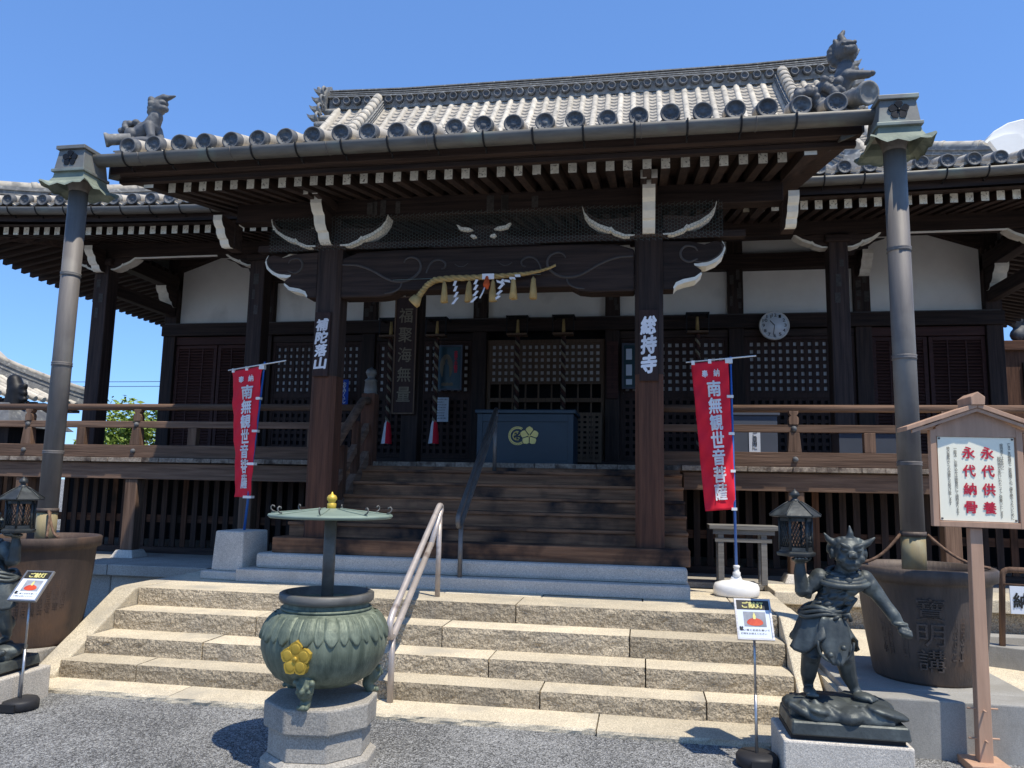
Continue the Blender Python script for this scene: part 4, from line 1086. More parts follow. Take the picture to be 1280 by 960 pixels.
# stair rails: newel with onion finial, sloping rails
for s_ in (-1, 1):
    u = s_ * 1.71
    nw = B().box(u - .085, u + .085, 8.93, 9.10, 1.5, 2.70).build('newel_post', 'post_z', hall, bev=.01)
    B().lathe([(.083, 2.62), (.085, 2.70), (.078, 2.72), (.083, 2.74), (.070, 2.85), (.082, 2.86), (.06, 2.88), (.04, 2.90), (.055, 2.93), (.07, 2.965), (.055, 3.0), (.02, 3.02), (.004, 3.035)], (u, 9.015, 0), 18).build('onion_finial', 'gutter', nw)
    b = B(); b.tube([(u, 8.93, 2.60), (u, 8.78, 2.585), (u, 8.62, 2.48), (u, 7.80, 1.86)], .05, 10)
    b.build('stair_top_rail', 'rail_y', nw)
    for z0, z1, w_ in ((2.22, 2.33, .035), (1.83, 1.99, .045)):
        b = B(); sl_ = -.74
        b.hexa([(u - w_, 8.93, z0), (u + w_, 8.93, z0), (u + w_, 7.75, z0 + sl_ * 1.18), (u - w_, 7.75, z0 + sl_ * 1.18)], [(u - w_, 8.93, z1), (u + w_, 8.93, z1), (u + w_, 7.75, z1 + sl_ * 1.18), (u - w_, 7.75, z1 + sl_ * 1.18)])
        b.build('stair_rail', 'rail_y', nw, bev=.006)
    for y, z in ((8.6, 1.7), (8.2, 1.4)):
        B().box(u - .04, u + .04, y - .05, y + .05, z, z + .62).build('stair_baluster', 'brown_z', nw, bev=.005)
    b = B().box(u + s_ * -.0 - .05, u + .05, 7.74, 7.84, 1.05, 1.95).build('stair_baluster', 'post_z', nw, bev=.01)
# ================================================================ things in front of the hall
def petal_flower(b, c, r, y, mi=0, tilt=0, pentagon=True, dy=.012, normal=None):
    """bellflower crest: five broad pointed petals"""
    vs, fs = [], []
    for k in range(5):
        a = math.pi / 2 + k * 2 * math.pi / 5 + tilt
        pts = [(0.10, 0), (.45, .52), (.76, .56), (.90, .34), (1.03, 0), (.90, -.34), (.76, -.56), (.45, -.52)]
        o = len(vs)
        for pr_, pa in pts:
            an = a + pa
            vs.append((c[0] + r * pr_ * math.cos(an), y - dy * (.4 + .6 * min(1, pr_ * 1.2)), c[1] + r * pr_ * math.sin(an)))
        for pr_, pa in pts:
            an = a + pa
            vs.append((c[0] + r * pr_ * math.cos(an), y + .002, c[1] + r * pr_ * math.sin(an)))
        fs.append(tuple(o + i for i in range(8)))
        for i in range(8): fs.append((o + i, o + 8 + i, o + 8 + (i + 1) % 8, o + (i + 1) % 8))
    b.add(vs, fs, mi)
    b.lathe([(.001, -dy * 1.5), (r * .13, -dy * 1.4), (r * .15, 0)], (c[0], y, c[1]), 10, mi, axis='y')
    return b

# ---- copper downpipes with collector boxes
def downpipe(u, z0, label):
    t = thing('downpipe', (u, 6.0, z0), label, 'downpipe', 'copper downpipes at the porch corners')
    lx = .05 if u < 0 else 0
    b = B(); b.tube([(u, 6.0, 1.30), (u, 6.0, 4.22)], .080, 20)
    p = b.build('pipe', 'pipe', t)
    for z in (1.32, 1.82, 2.6, 3.42):
        B().lathe([(.080, z - .02), (.087, z - .018), (.083, z - .006), (.083, z + .002), (.087, z + .012), (.080, z + .014)], (u, 6.0, 0), 20).build('pipe_band', 'pipe', p)
    B().tube([(u, 6.0, z0), (u, 6.0, 1.30)], .081, 20).build('pipe_foot', 'pipe_yellow', t)
    B().lathe([(.083, 1.30), (.088, 1.30), (.088, 1.335), (.083, 1.335)], (u, 6.0, 0), 20).build('pipe_strap', 'iron', p)
    b = B()
    lo, hi = .150, .128
    b.hexa([(u - lo, 5.85, 4.36), (u + lo, 5.85, 4.36), (u + lo, 6.17, 4.36), (u - lo, 6.17, 4.36)], [(u - hi, 5.87, 4.55), (u + hi, 5.87, 4.55), (u + hi, 6.15, 4.55), (u - hi, 6.15, 4.55)])
    bx = b.build('collector_box', 'box_copper', t, bev=.004)
    B().box(u - .145, u + .145, 5.845, 6.17, 4.55, 4.585).build('box_rim', 'box_copper', bx, bev=.004)
    B().box(u - .165, u + .165, 5.832, 6.18, 4.335, 4.362).build('box_foot', 'box_copper', bx, bev=.004)
    b = B(); petal_flower(b, (u, 4.462), .075, 5.858, dy=.01); b.build('flower_crest', 'black_iron', bx)
    # flared skirt with scalloped edge
    b = B(); n = 12; rows_ = [(.15, 4.335, 0), (.156, 4.29, 0), (.178, 4.245, .0), (.225, 4.205, .010), (.232, 4.188, .012)]
    vs = []
    for hw, z, sc_ in rows_:
        for q in range(4 * n):
            sd, tq = divmod(q, n); f = -1 + 2 * tq / n
            x, y = [(f, -1), (1, f), (-f, 1), (-1, -f)][sd]
            dz = sc_ * math.sin(tq / n * math.pi * 6) + (.045 if hw > .2 else 0) * abs(f) ** 4
            vs.append((u + x * hw, 6.01 + y * hw, z + dz))
    m = 4 * n
    b.add(vs, [(i * m + q, i * m + (q + 1) % m, (i + 1) * m + (q + 1) % m, (i + 1) * m + q) for i in range(len(rows_) - 1) for q in range(m)])
    b.build('flared_skirt', 'verdigris', bx)
    B().lathe([(.13, 4.33), (.10, 4.26), (.085, 4.22), (.08, 4.19)], (u, 6.0, 0), 20).build('funnel', 'pipe', t)
    return t
downpipe(3.51, 1.02, 'tall copper downpipe standing in the iron water tub beside the wooden sign')
downpipe(-3.49, 1.0, 'tall copper downpipe standing in the rusty water tub behind the left statue')

# ---- cast-iron water tubs
def tub(u, z0, label, scale=1.0, brown=False):
    t = thing('water_tub', (u, 6.0, z0), label, 'water tub', 'cast-iron water tubs')
    zt = 1.10; h_ = zt - z0
    mt_ = 'iron' if u > 0 else 'iron_rust'
    prof = [(.30, z0), (.335, z0), (.345, z0 + .02), (.385, z0 + h_ * .35), (.412, z0 + h_ * .65), (.425, zt - .11), (.435, zt - .09), (.462, zt - .085), (.468, zt - .01), (.455, zt), (.415, zt), (.405, zt - .05), (.39, zt - .10), (.05, zt - .11)]
    if u < 0: prof = [(r_ * .95, z) for r_, z in prof]
    body = B().lathe(prof, (u, 6.0, 0), 56).build('tub_body', mt_, t)
    def wrap(a0, a1, za, zb, off=.004):
        def fn(s, q):
            z = za + (zb - za) * q; a = a0 + (a1 - a0) * s
            k = (z - z0) / h_
            r = .345 + (.425 - .345) * min(1, max(0, k * 1.05)) ** .8 + .008 + off
            if u < 0: r *= .95
            return (u + r * math.sin(a), 6.0 - r * math.cos(a), z)
        return fn
    return t, wrap
def raised(t, body, a0, a1, za, zb, wrap, depth=.005):
    f0 = lambda s, q, d: wrap(a0, a1, za, zb, d - .006)(s, q)
    b = text3(B(), body, f0, depth); b.build('raised_lettering', 'iron' if t.location.x > 0 else 'iron_rust', t, fix=False, kind='stuff')
t, wrap = tub(3.56, .345, 'dark cast-iron water tub with large raised characters behind the demon statue')
for i, ch in enumerate('寶明講'): raised(t, ch, -.44, -.02, .775 - .165 * i, .92 - .165 * i, wrap, .020)
raised(t, '十日', -.68, -.58, .52, .76, wrap)
for i, s_ in enumerate(('昭和三十年', '奉納信徒')): raised(t, s_, -1.06 + .13 * i, -.97 + .13 * i, .53, .76, wrap)
for i, s_ in enumerate(('明治三', '願主')): raised(t, s_, .10 + .12 * i, .18 + .12 * i, .52, .80, wrap)
raised(t, '大', .06, .2, .86, .94, wrap)
t, wrap = tub(-3.49, .215, 'rusty brown cast-iron water tub beside the left end of the stone stair')
names = ['奉献富田村', '世話人中村', '施主大阪講', '願主山田氏', '石工吉兵衛', '明治十二年', '信徒惣代中']
for i, s_ in enumerate(names): raised(t, s_, .22 + .15 * i, .33 + .15 * i, .47 + .008 * i, .78, wrap)

# ropes tying the downpipes to the tubs
def tie(name, u, pts, label):
    t = B().tube(pts, .011, 7).build(name, 'rail_y', org=pts[0]); tag(t, label, 'rod')
def sag(p, q, s, n=8): return [(p[0] + (q[0] - p[0]) * i / n, p[1] + (q[1] - p[1]) * i / n, p[2] + (q[2] - p[2]) * i / n - s * math.sin(math.pi * i / n)) for i in range(n + 1)]
tie('stay_rod', 3.51, sag((3.42, 5.98, 1.315), (3.14, 5.92, 1.11), .04), 'thin bent stay rod from the right downpipe to the tub rim on its left side')
tie('stay_rod', 3.51, sag((3.60, 5.98, 1.315), (3.93, 5.80, 1.11), .05), 'thin bent stay rod from the right downpipe to the tub rim behind the sign post')
tie('stay_rod', -3.49, sag((-3.42, 5.93, 1.315), (-3.15, 5.75, 1.11), .06), 'thin curved stay rod from the left downpipe to the near tub rim')
tie('stay_rod', -3.49, sag((-3.42, 5.95, 1.30), (-3.22, 5.70, 1.11), .01), 'thin straight stay rod below the curved one at the left downpipe')

# ---- incense burner on octagonal pedestal
BX, BY = -.248, 4.45
ped = thing('octagonal_pedestal', (BX, BY, 0), 'grey octagonal stone pedestal under the bronze incense burner', 'pedestal')
def octo(*rz): return B().lathe(rz, (BX, BY, 0), 8, 0, False, a0=R(22.5 + 7))
octo((.330, -.03), (.330, .055)).build('base_tier', 'granite_dk', ped, bev=.008)
octo((.329, .055), (.298, .078)).build('base_chamfer', 'granite_dk', ped)
octo((.292, .078), (.292, .225)).build('middle_tier', 'granite_dk', ped, bev=.006)
octo((.322, .225), (.325, .366)).build('top_tier', 'granite_dk', ped, bev=.012)
bn = thing('incense_burner', (0, 0, 0), 'green bronze incense burner with gold flower crest and round lid', 'incense burner')
SB = 1.1266
def blathe(prof, n=64): return B().lathe(prof, (0, 0, 0), n)
prof = [(.10, .070), (.195, .078), (.268, .120), (.305, .165), (.325, .205), (.340, .25), (.342, .285), (.336, .33), (.318, .375), (.290, .412), (.262, .432), (.238, .442), (.232, .475), (.230, .485)]
body = blathe(prof).build('pot', 'pot', bn)
blathe([(.230, .475), (.252, .482), (.260, .494), (.260, .522), (.250, .528), (.226, .528), (.222, .485), (.05, .475)]).build('rim', 'gutter', bn)
blathe([(.238, .438), (.250, .444), (.250, .452), (.236, .458)]).build('neck_ring', 'pot', bn)
def pot_pt(a, z, off):
    for i in range(len(prof) - 1):
        if prof[i][1] <= z <= prof[i + 1][1]:
            r = prof[i][0] + (prof[i + 1][0] - prof[i][0]) * (z - prof[i][1]) / (prof[i + 1][1] - prof[i][1]); break
    else: r = prof[-1][0]
    return ((r + off) * math.sin(a), -(r + off) * math.cos(a), z)
NP = 16
def petal(a, hw, zt, zb, base, amp, ribs):
    b = B(); vs = []; nz_, nx_ = 14, 16
    for j in range(nz_ + 1):
        q = j / nz_; z = zt - (zt - zb) * q
        wz = hw * (.80 + .35 * q if q < .55 else (.80 + .35 * .55) * max(0, 1 - ((q - .55) / .45) ** 1.7) + .002)
        for i in range(nx_ + 1):
            f = -1 + 2 * i / nx_
            rib = amp * .42 * (math.cos(f * math.pi * ribs) ** 2) * (1 - q * .45)
            off = base + amp * (1 - abs(f) ** 3) + rib - (.5 * amp if .72 < abs(f) < .9 else 0)
            if i in (0, nx_) or j == nz_: off = -.002
            vs.append(pot_pt(a + f * wz, z, off))
    b.add(vs, [(j * (nx_ + 1) + i, j * (nx_ + 1) + i + 1, (j + 1) * (nx_ + 1) + i + 1, (j + 1) * (nx_ + 1) + i) for j in range(nz_) for i in range(nx_)], 0, True)
    b.build('lotus_petal', 'pot', body, fix=False)
for k in range(NP):
    a = 2 * math.pi * k / NP + .1
    petal(a + math.pi / NP, math.pi / NP * .62, .424, .302, .001, .0055, 2.0)
    petal(a, math.pi / NP * .78, .430, .296, .004, .0085, 3.0)
b = B()                                                     # thick bellflower crest
def crest(sc_, y0, y1, notch):
    pts = []
    for k in range(5):
        a = math.pi / 2 + k * 2 * math.pi / 5
        for da, rr in ((-.56, .83), (-.30, .93), (0, 1.04), (.30, .93), (.56, .83), (.628, notch)):
            pts.append((sc_ * rr * math.cos(a + da), sc_ * rr * math.sin(a + da)))
    b.prism(pts, 'y', y0, y1)
crest(.082, -.012, .03, .66)
for k in range(5):
    a = math.pi / 2 + k * 2 * math.pi / 5
    ball(b, (.046 * math.cos(a), -.012, .046 * math.sin(a)), (.026, .0035, .026), 7)
b.lathe([(.001, -.021), (.010, -.020), (.013, -.012)], (0, 0, 0), 10, axis='y')
o = b.build('flower_crest', 'gold', bn); a = -.02
o.location = Vector(pot_pt(a, .252, .006)); o.rotation_euler = (R(3), 0, a)
for k in range(3):                                          # lion-mask feet
    a = R(4 + 120 * k)
    b = B(); c = Vector((.20 * math.sin(a), -.20 * math.cos(a), 0)); od = Vector((math.sin(a), -math.cos(a), 0)); sd = Vector((math.cos(a), math.sin(a), 0))
    limb(b, [c + od * .06 + Vector((0, 0, .13)), c + od * .075 + Vector((0, 0, .085)), c + od * .05 + Vector((0, 0, .045)), c + od * .065 + Vector((0, 0, .02))], [.05, .045, .030, .028])
    for s_ in (-1, 1):
        ball(b, c + od * .115 + sd * .022 * s_ + Vector((0, 0, .110)), .013, 5); ball(b, c + od * .10 + sd * .043 * s_ + Vector((0, 0, .130)), .017, 5)
        ball(b, c + od * .10 + sd * .02 * s_ + Vector((0, 0, .013)), .014, 5); ball(b, c + od * .108 + sd * .03 * s_ + Vector((0, 0, .088)), .012, 5)
    ball(b, c + od * .125 + Vector((0, 0, .092)), .016, 5); ball(b, c + od * .10 + Vector((0, 0, .013)), .015, 5)
    me = sculpt_mesh(b, .005, 1, 'lion_foot'); me.materials.clear(); me.materials.append(M['pot'])
    link('lion_foot', me, bn)
B().tube([(0, 0, .48), (0, 0, .935)], .034, 16).build('lid_post', 'gutter', bn)
lid = blathe([(.05, .920), (.337, .910), (.347, .920), (.343, .929), (.29, .934), (.17, .945), (.06, .957), (.02, .960)], 56).build('lid', 'lid', bn)
for k in range(8):
    a = R(12 + 45 * k); r_ = .330
    dx, dy = math.sin(a), -math.cos(a)
    b = B(); b.tube([(dx * (r_ + .010 * x), dy * (r_ + .010 * x), .932 + .010 * z) for x, z in [(-1.5, .6), (0, 1.0), (1.0, 2), (1.1, 3.1), (.3, 3.9), (-.7, 3.6), (-1.0, 2.8)]], .0042, 6); b.build('curled_hook', 'gutter', lid)
    B().tube([(dx * rr, dy * rr, zz + .002) for rr, zz in ((.06, .957), (.17, .945), (.29, .934), (.338, .930))], .003, 4).build('lid_rib', 'lid', lid)
blathe([(.024, .950), (.026, .985), (.018, .990), (.020, .995), (.028, 1.006), (.029, 1.016), (.022, 1.028), (.009, 1.034), (.003, 1.046), (.001, 1.048)], 20).build('gold_finial', 'gold', lid)
bn.location = (BX, BY, .366); bn.scale = (1.06, 1.06, SB)

# ---- handrails on the steps
def pipe_rail(name, path, r, posts, mt, label, cat='handrail'):
    t = thing(name, (path[0][0], path[0][1], posts[0][0][2]), label, cat, 'handrails in the middle of the stairs')
    B().tube(path, r, 12).build('rail_pipe', mt, t)
    for p, q in posts: B().tube([p, q], r * .95, 12).build('rail_post', mt, t)
    return t
def bend(pts, n=4):
    """round the corners of a path"""
    out = [Vector(pts[0])]
    for i in range(1, len(pts) - 1):
        p, c, q = Vector(pts[i - 1]), Vector(pts[i]), Vector(pts[i + 1])
        d = min(.055, (p - c).length / 2, (q - c).length / 2)
        a_, e_ = c + (p - c).normalized() * d, c + (q - c).normalized() * d
        for k in range(n + 1):
            t_ = k / n; out.append(a_ * (1 - t_) ** 2 + c * 2 * t_ * (1 - t_) + e_ * t_ ** 2)
    out.append(Vector(pts[-1]))
    return out
u = -.20
pipe_rail('handrail', bend([(u, 6.55, 1.08), (u, 6.86, 1.37), (u, 6.86, 1.41), (u, 6.80, 1.42), (u, 5.56, .66), (u, 5.50, .60), (u, 5.52, .50), (u, 5.60, .50), (u, 6.56, 1.09)]), .025, [((u, 5.58, .038), (u, 5.58, .50)), ((u, 6.82, .617), (u, 6.82, 1.34))], 'steel_pink', 'pinkish steel loop handrail on the stone steps behind the incense burner')
u = -.10
pipe_rail('handrail', bend([(u, 8.88, 2.50), (u, 7.18, 1.36), (u, 7.10, 1.30), (u, 7.12, 1.21), (u, 7.22, 1.22), (u, 8.9, 2.38), (u, 8.92, 2.47)]), .024, [((u, 7.24, .741), (u, 7.24, 1.24)), ((u, 8.86, 1.87 - .1), (u, 8.86, 2.40))], 'steel_dark', 'dark painted handrail on the wooden stair in front of the offering box')

# ---- banners
def banner(label, q, ypl, pole, chars_box, base, mirror=False, wave=.03, group='red votive banners'):
    (TL, TR, BL, BR) = q
    t = thing('votive_banner', (pole[0][0], pole[0][1], base), label, 'banner', group)
    def fn(s, k, off=0):
        top = Vector(TL) * (1 - s) + Vector(TR) * s; bot = Vector(BL) * (1 - s) + Vector(BR) * s
        p = bot * (1 - k) + top * k
        wv = wave * math.sin(k * 7 + s * 2.2) * (1 - s * .75) * (1.15 - k) + wave * .6 * math.sin(s * 5 + k * 3) * (1 - s) + .010 * math.sin(k * 23 + s * 9) * (1 - s * .6) + .006 * math.sin(k * 41 - s * 13)
        return Vector((p.x, p.y + wv - off, p.z))
    b = B(); nx, nz = 16, 70
    b.add([fn(i / nx, j / nz) for j in range(nz + 1) for i in range(nx + 1)], [(j * (nx + 1) + i, j * (nx + 1) + i + 1, (j + 1) * (nx + 1) + i + 1, (j + 1) * (nx + 1) + i) for j in range(nz) for i in range(nx)], 0, True)
    cl = b.build('banner_cloth', 'red_cloth', t, fix=False)
    md = cl.modifiers.new('thickness', 'SOLIDIFY'); md.thickness = .003; md.offset = 1
    b = B(); x0, x1 = chars_box
    letter('character', '奉', lambda s, k: fn(.26 + .16 * s, .893 + .05 * k, .013), 'cloth_white', cl, .03)
    letter('character', '納', lambda s, k: fn(.58 + .16 * s, .895 + .05 * k, .013), 'cloth_white', cl, .03)
    for i, ch in enumerate('南無観世音菩薩'):
        zt = .865 - i * .1155
        letter('character', ch, lambda s, k: fn(x0 + (x1 - x0) * s, zt - .104 + .104 * k, .013), 'cloth_white', cl, .035)
    p0, p1 = pole
    B().tube([p0, p1], [.014, .010], 10).build('pole', 'blue_pole', t)
    c0 = Vector(TL) + Vector((-.05, 0, .0)); c1 = Vector(TR) + (Vector(TR) - Vector(TL)) * .75
    B().tube([c0 + Vector((0, 0, .012)), c1 + Vector((0, 0, .016))], .007, 8).build('cross_rod', 'white_plastic', t)
    for k in (.0, .25, .5, .75, 1.0):
        p = fn(1, k); pp = Vector(p0).lerp(Vector(p1), max(0, min(1, (p.z - p0[2]) / (p1[2] - p0[2]))))
        b = B(); b.box(min(p.x, pp.x) - .03, max(p.x, pp.x) + .014, min(p.y, pp.y) - .016, max(p.y, pp.y) + .012, p.z - .012 - .02 * (k == 1), p.z + .014)
        b.build('loop', 'white_plastic', cl)
    for s_ in (.05, .5):
        p = fn(s_, 1); b = B(); b.box(p.x - .016, p.x + .016, p.y - .013, p.y + .013, p.z - .018, p.z + .025); b.build('loop', 'white_plastic', cl)
    return t
tR = banner('red banner on a blue pole in a white base, right of the porch', ((2.075, 7.62, 2.825), (2.43, 7.65, 2.862), (2.19, 7.60, 1.40), (2.475, 7.66, 1.425)), 7.65, ((2.475, 7.67, .70), (2.455, 7.68, 2.90)), (.38, .74), .617)
b = B(); b.lathe([(.02, .62), (.19, .62), (.21, .635), (.212, .70), (.195, .735), (.13, .755), (.06, .765), (.05, .78), (.045, .80), (.02, .80)], (0, 0, 0), 28)
o = b.build('water_base', 'white_plastic', tR, org=(0, 0, 0)); o.location = Vector((2.47, 7.68, 0)) - worg(tR); o.scale = (1, .8, 1)
B().lathe([(.032, .795), (.036, .80), (.036, .84), (.026, .845), (.024, .875), (.030, .88), (.030, .90), (.015, .905)], (2.474, 7.67, 0), 16).build('base_socket', 'white_plastic', tR)
tL = banner('red banner turned edgewise on a blue pole in the granite block', ((-2.83, 7.72, 2.79), (-2.37, 7.50, 2.81), (-2.70, 7.70, 1.43), (-2.42, 7.52, 1.435)), 7.5, ((-2.50, 7.58, 1.05), (-2.352, 7.52, 2.86)), (.38, .74), 1.11, wave=.022)
gb = thing('granite_block', (-2.52, 7.55, .617), 'grey granite socket block holding the left banner pole', 'stone block')
b = B(); b.hexa([(-2.71, 7.35, .70), (-2.36, 7.32, .70), (-2.30, 7.75, .70), (-2.66, 7.78, .70)], [(-2.69, 7.36, 1.095), (-2.37, 7.33, 1.095), (-2.31, 7.74, 1.095), (-2.65, 7.77, 1.095)])
b.build('block', 'granite', gb, bev=.015)
b = B(); b.hexa([(-2.79, 7.29, .6185), (-2.34, 7.25, .6185), (-2.25, 7.80, .6185), (-2.73, 7.85, .6185)], [(-2.79, 7.29, .70), (-2.34, 7.25, .70), (-2.25, 7.80, .70), (-2.73, 7.85, .70)])
b.build('foot_slab', 'granite', gb, bev=.012)

# ---- roofed notice board
sg = thing('notice_board', (3.59, 5.2, 0), 'roofed wooden notice board with red characters on a single post', 'sign board')
B().box(3.48, 3.70, 5.09, 5.31, -.0, .045).build('foot', 'pine', sg, bev=.004)
b = B(); b.hexa([(3.552, 5.165, .04), (3.628, 5.165, .04), (3.628, 5.235, .04), (3.552, 5.235, .04)], [(3.575, 5.175, 1.40), (3.645, 5.175, 1.40), (3.645, 5.235, 1.40), (3.575, 5.235, 1.40)])
b.build('post', 'pine', sg, bev=.004)
for z in (.17, .34):
    B().tube([(3.51, 5.20, z), (3.68, 5.20, z + .003)], .006, 6).build('peg', 'pine', sg); B().tube([(3.59, 5.13, z - .004), (3.59, 5.26, z)], .006, 6).build('peg', 'pine', sg)
# board leans with the post; slightly clockwise
def tl(x, z): return (3.625 + (x) + .010 * (z - 1.7) * 1, z - .012 * x)
bx0, bx1, bz0, bz1 = -.262, .262, 1.405, 1.965
def quad_box(pts, y0, y1): return [(p[0], y0, p[1]) for p in pts], [(p[0], y1, p[1]) for p in pts]
def slabp(pts, y0, y1):
    b = B(); n = len(pts); b.prism([tl(*p) for p in pts], 'y', y0, y1); return b
slabp([(bx0 + .03, bz0 + .03), (bx1 - .03, bz0 + .03), (bx1 - .03, bz1), (bx0 + .03, bz1)], 5.165, 5.19).build('board', 'pine', sg)
face = slabp([(bx0 + .045, bz0 + .038), (bx1 - .045, bz0 + .038), (bx1 - .045, bz1 - .01), (bx0 + .045, bz1 - .01)], 5.158, 5.165).build('sign_face', 'board', sg)
for pts in ([(bx0, bz0), (bx0 + .035, bz0), (bx0 + .035, bz1 + .04), (bx0, bz1 + .03)], [(bx1 - .035, bz0), (bx1, bz0), (bx1, bz1 + .03), (bx1 - .035, bz1 + .04)], [(bx0 + .035, bz0), (bx1 - .035, bz0), (bx1 - .035, bz0 + .034), (bx0 + .035, bz0 + .034)]):
    slabp(pts, 5.145, 5.195).build('frame', 'pine', sg, bev=.003)
slabp([(bx0 + .035, bz1 - .008), (bx1 - .035, bz1 - .008), (bx1 - .035, bz1 + .05), (0, bz1 + .19), (bx0 + .035, bz1 + .05)], 5.150, 5.19).build('gable_panel', 'pine', sg)
for s_ in (-1, 1):
    b = B(); b.prism([tl(0, 2.135), tl(s_ * .41, 1.985), tl(s_ * .41, 2.012), tl(0, 2.165)], 'y', 5.100, 5.29); b.build('roof_slope', 'pine', sg, bev=.003)
    b = B(); b.prism([tl(s_ * .0, 2.112), tl(s_ * .375, 1.972), tl(s_ * .375, 1.99), tl(0, 2.133)], 'y', 5.110, 5.135); b.build('roof_batten', 'pine', sg)
b = B(); b.prism([tl(-.038, 2.15), tl(.038, 2.15), tl(.042, 2.20), tl(0, 2.232), tl(-.042, 2.20)], 'y', 5.088, 5.30); b.build('ridge_cap', 'pine', sg, bev=.004)
for x, z in ((bx0 + .055, bz1 - .02), (bx1 - .055, bz1 - .02), (bx0 + .055, bz0 + .05), (bx1 - .055, bz0 + .05)):
    p = tl(x, z); B().lathe([(.001, -.006), (.006, -.005), (.007, 0)], (p[0], 5.158, p[1]), 8, axis='y').build('screw', 'gutter', sg)
def sf(x0, x1, z0, z1): 
    def fn(s, k): p = tl(x0 + (x1 - x0) * s, z0 + (z1 - z0) * k); return (p[0], 5.1555, p[1])
    return fn
for i, ch in enumerate('永代供養'): letter('red_character', ch, sf(.028, .098, 1.825 - i * .111, 1.895 - i * .111), 'red_ink', face, .03)
for i, ch in enumerate('永代納骨'): letter('red_character', ch, sf(-.078, -.008, 1.825 - i * .111, 1.895 - i * .111), 'red_ink', face, .03)
b = B()
for st, x0, z0, z1 in (('亡きご先祖様やご家族様とのご縁を絶やさないために', .178, 1.46, 1.925), ('総持寺では永代に…', .135, 1.74, 1.92), ('総持寺が永代にわたってご供養いたします', .118, 1.465, 1.84), ('一般法、お申込みは納骨所にて随時承ります', -.128, 1.475, 1.885), ('他の墓所からの改葬もお受け致します', -.168, 1.535, 1.895)):
    text(b, st, sf(x0, x0 + .019, z0, z1), 0, 0)
b.build('black_lettering', 'ink', face, fix=False, kind='stuff')

# ---- small sign stands
def stand(x, y, z, rz, label, tilt=28):
    t = thing('sign_stand', (x, y, z), label, 'sign stand', 'small donation sign stands')
    t.rotation_euler = (0, 0, rz)
    def put(b, name, mt, **k):
        me = b.mesh(name, mt, (0, 0, 0), k.pop('fix', True)); return link(name, me, k.pop('parent', t), k.get('bev', 0))
    b = B(); b.lathe([(.02, 0), (.105, 0), (.12, .012), (.12, .055), (.108, .072), (.02, .074)], (0, 0, 0), 28); bs = put(b, 'weighted_base', 'black')
    b = B(); b.box(-.055, .055, -.125, -.112, .01, .06); put(b, 'base_notch', 'black')
    b = B(); b.tube([(0, 0, .07), (0, 0, .40)], .0095, 12); put(b, 'pole', 'chrome')
    b = B(); b.tube([(0, 0, .40), (0, 0, .74)], .0075, 12); put(b, 'pole', 'chrome')
    ca, sa = math.cos(R(tilt)), math.sin(R(tilt))
    def P(x_, v, o): return (x_, .0 + v * sa - o * ca, .835 + v * ca + o * sa - .0)      # board plane, leaning back
    def board(x0, x1, v0, v1, o0, o1, name, mt, par=t):
        b = B(); b.hexa([P(x0, v0, o0), P(x1, v0, o0), P(x1, v0, o1), P(x0, v0, o1)], [P(x0, v1, o0), P(x1, v1, o0), P(x1, v1, o1), P(x0, v1, o1)]); return put(b, name, mt, parent=par)
    fr_ = board(-.107, .107, -.125, .125, -.012, .0, 'backing', 'chrome')
    for a_ in ((-.107, -.096, -.125, .125), (.096, .107, -.125, .125), (-.096, .096, -.125, -.114), (-.096, .096, .114, .125)): board(*a_, .0005, .006, 'frame_strip', 'chrome', fr_)
    board(-.096, .096, -.114, .114, .0002, .001, 'poster', 'paper_white', fr_)
    board(-.096, .096, .058, .114, .0012, .002, 'poster_heading', 'print_dark', fr_)
    board(-.06, .07, -.045, .045, .0012, .002, 'poster_picture', 'print_grey', fr_)
    b = B(); text(b, 'ご献灯', lambda s, k: P(-.062 + .124 * s, .068 + .038 * k, .0028), 0, .03, False); put(b, 'heading_lettering', 'yellow_ink', fix=False, parent=fr_)
    b = B(); b.add([P(.004 + .048 * math.cos(i * math.pi / 9), -.022 + .026 * math.sin(i * math.pi / 9) * (1.1 if i < 10 else .7), .003) for i in range(18)], [tuple(range(18))]); put(b, 'printed_candle', 'flame', fix=False, parent=fr_)
    b = B(); b.add([P(x_, v_, .0036) for x_, v_ in ((-.004, -.0), (.010, -.0), (.012, .018), (.003, .043), (-.006, .018))], [(0, 1, 2, 3, 4)]); put(b, 'printed_flame', 'yellow_ink', fix=False, parent=fr_)
    b = B(); text(b, '願い事と名前を書いて', lambda s, k: P(-.085 + .17 * s, -.072 + .012 * k, .0028), 0, .0, False); text(b, '灯明をお供えください', lambda s, k: P(-.085 + .15 * s, -.093 + .012 * k, .0028), 0, .0, False)
    text(b, '献', lambda s, k: P(-.09 + .022 * s, -.068 + .024 * k, .0028), 0, .02, False)
    put(b, 'poster_text', 'ink', fix=False, parent=fr_)
    return t
stand(2.26, 4.95, 0, R(4), 'black-based sign stand with candle poster beside the demon statue pedestal')
stand(-2.67, 4.95, 0, R(3), 'black-based sign stand with candle poster beside the left stone pedestal', 42)
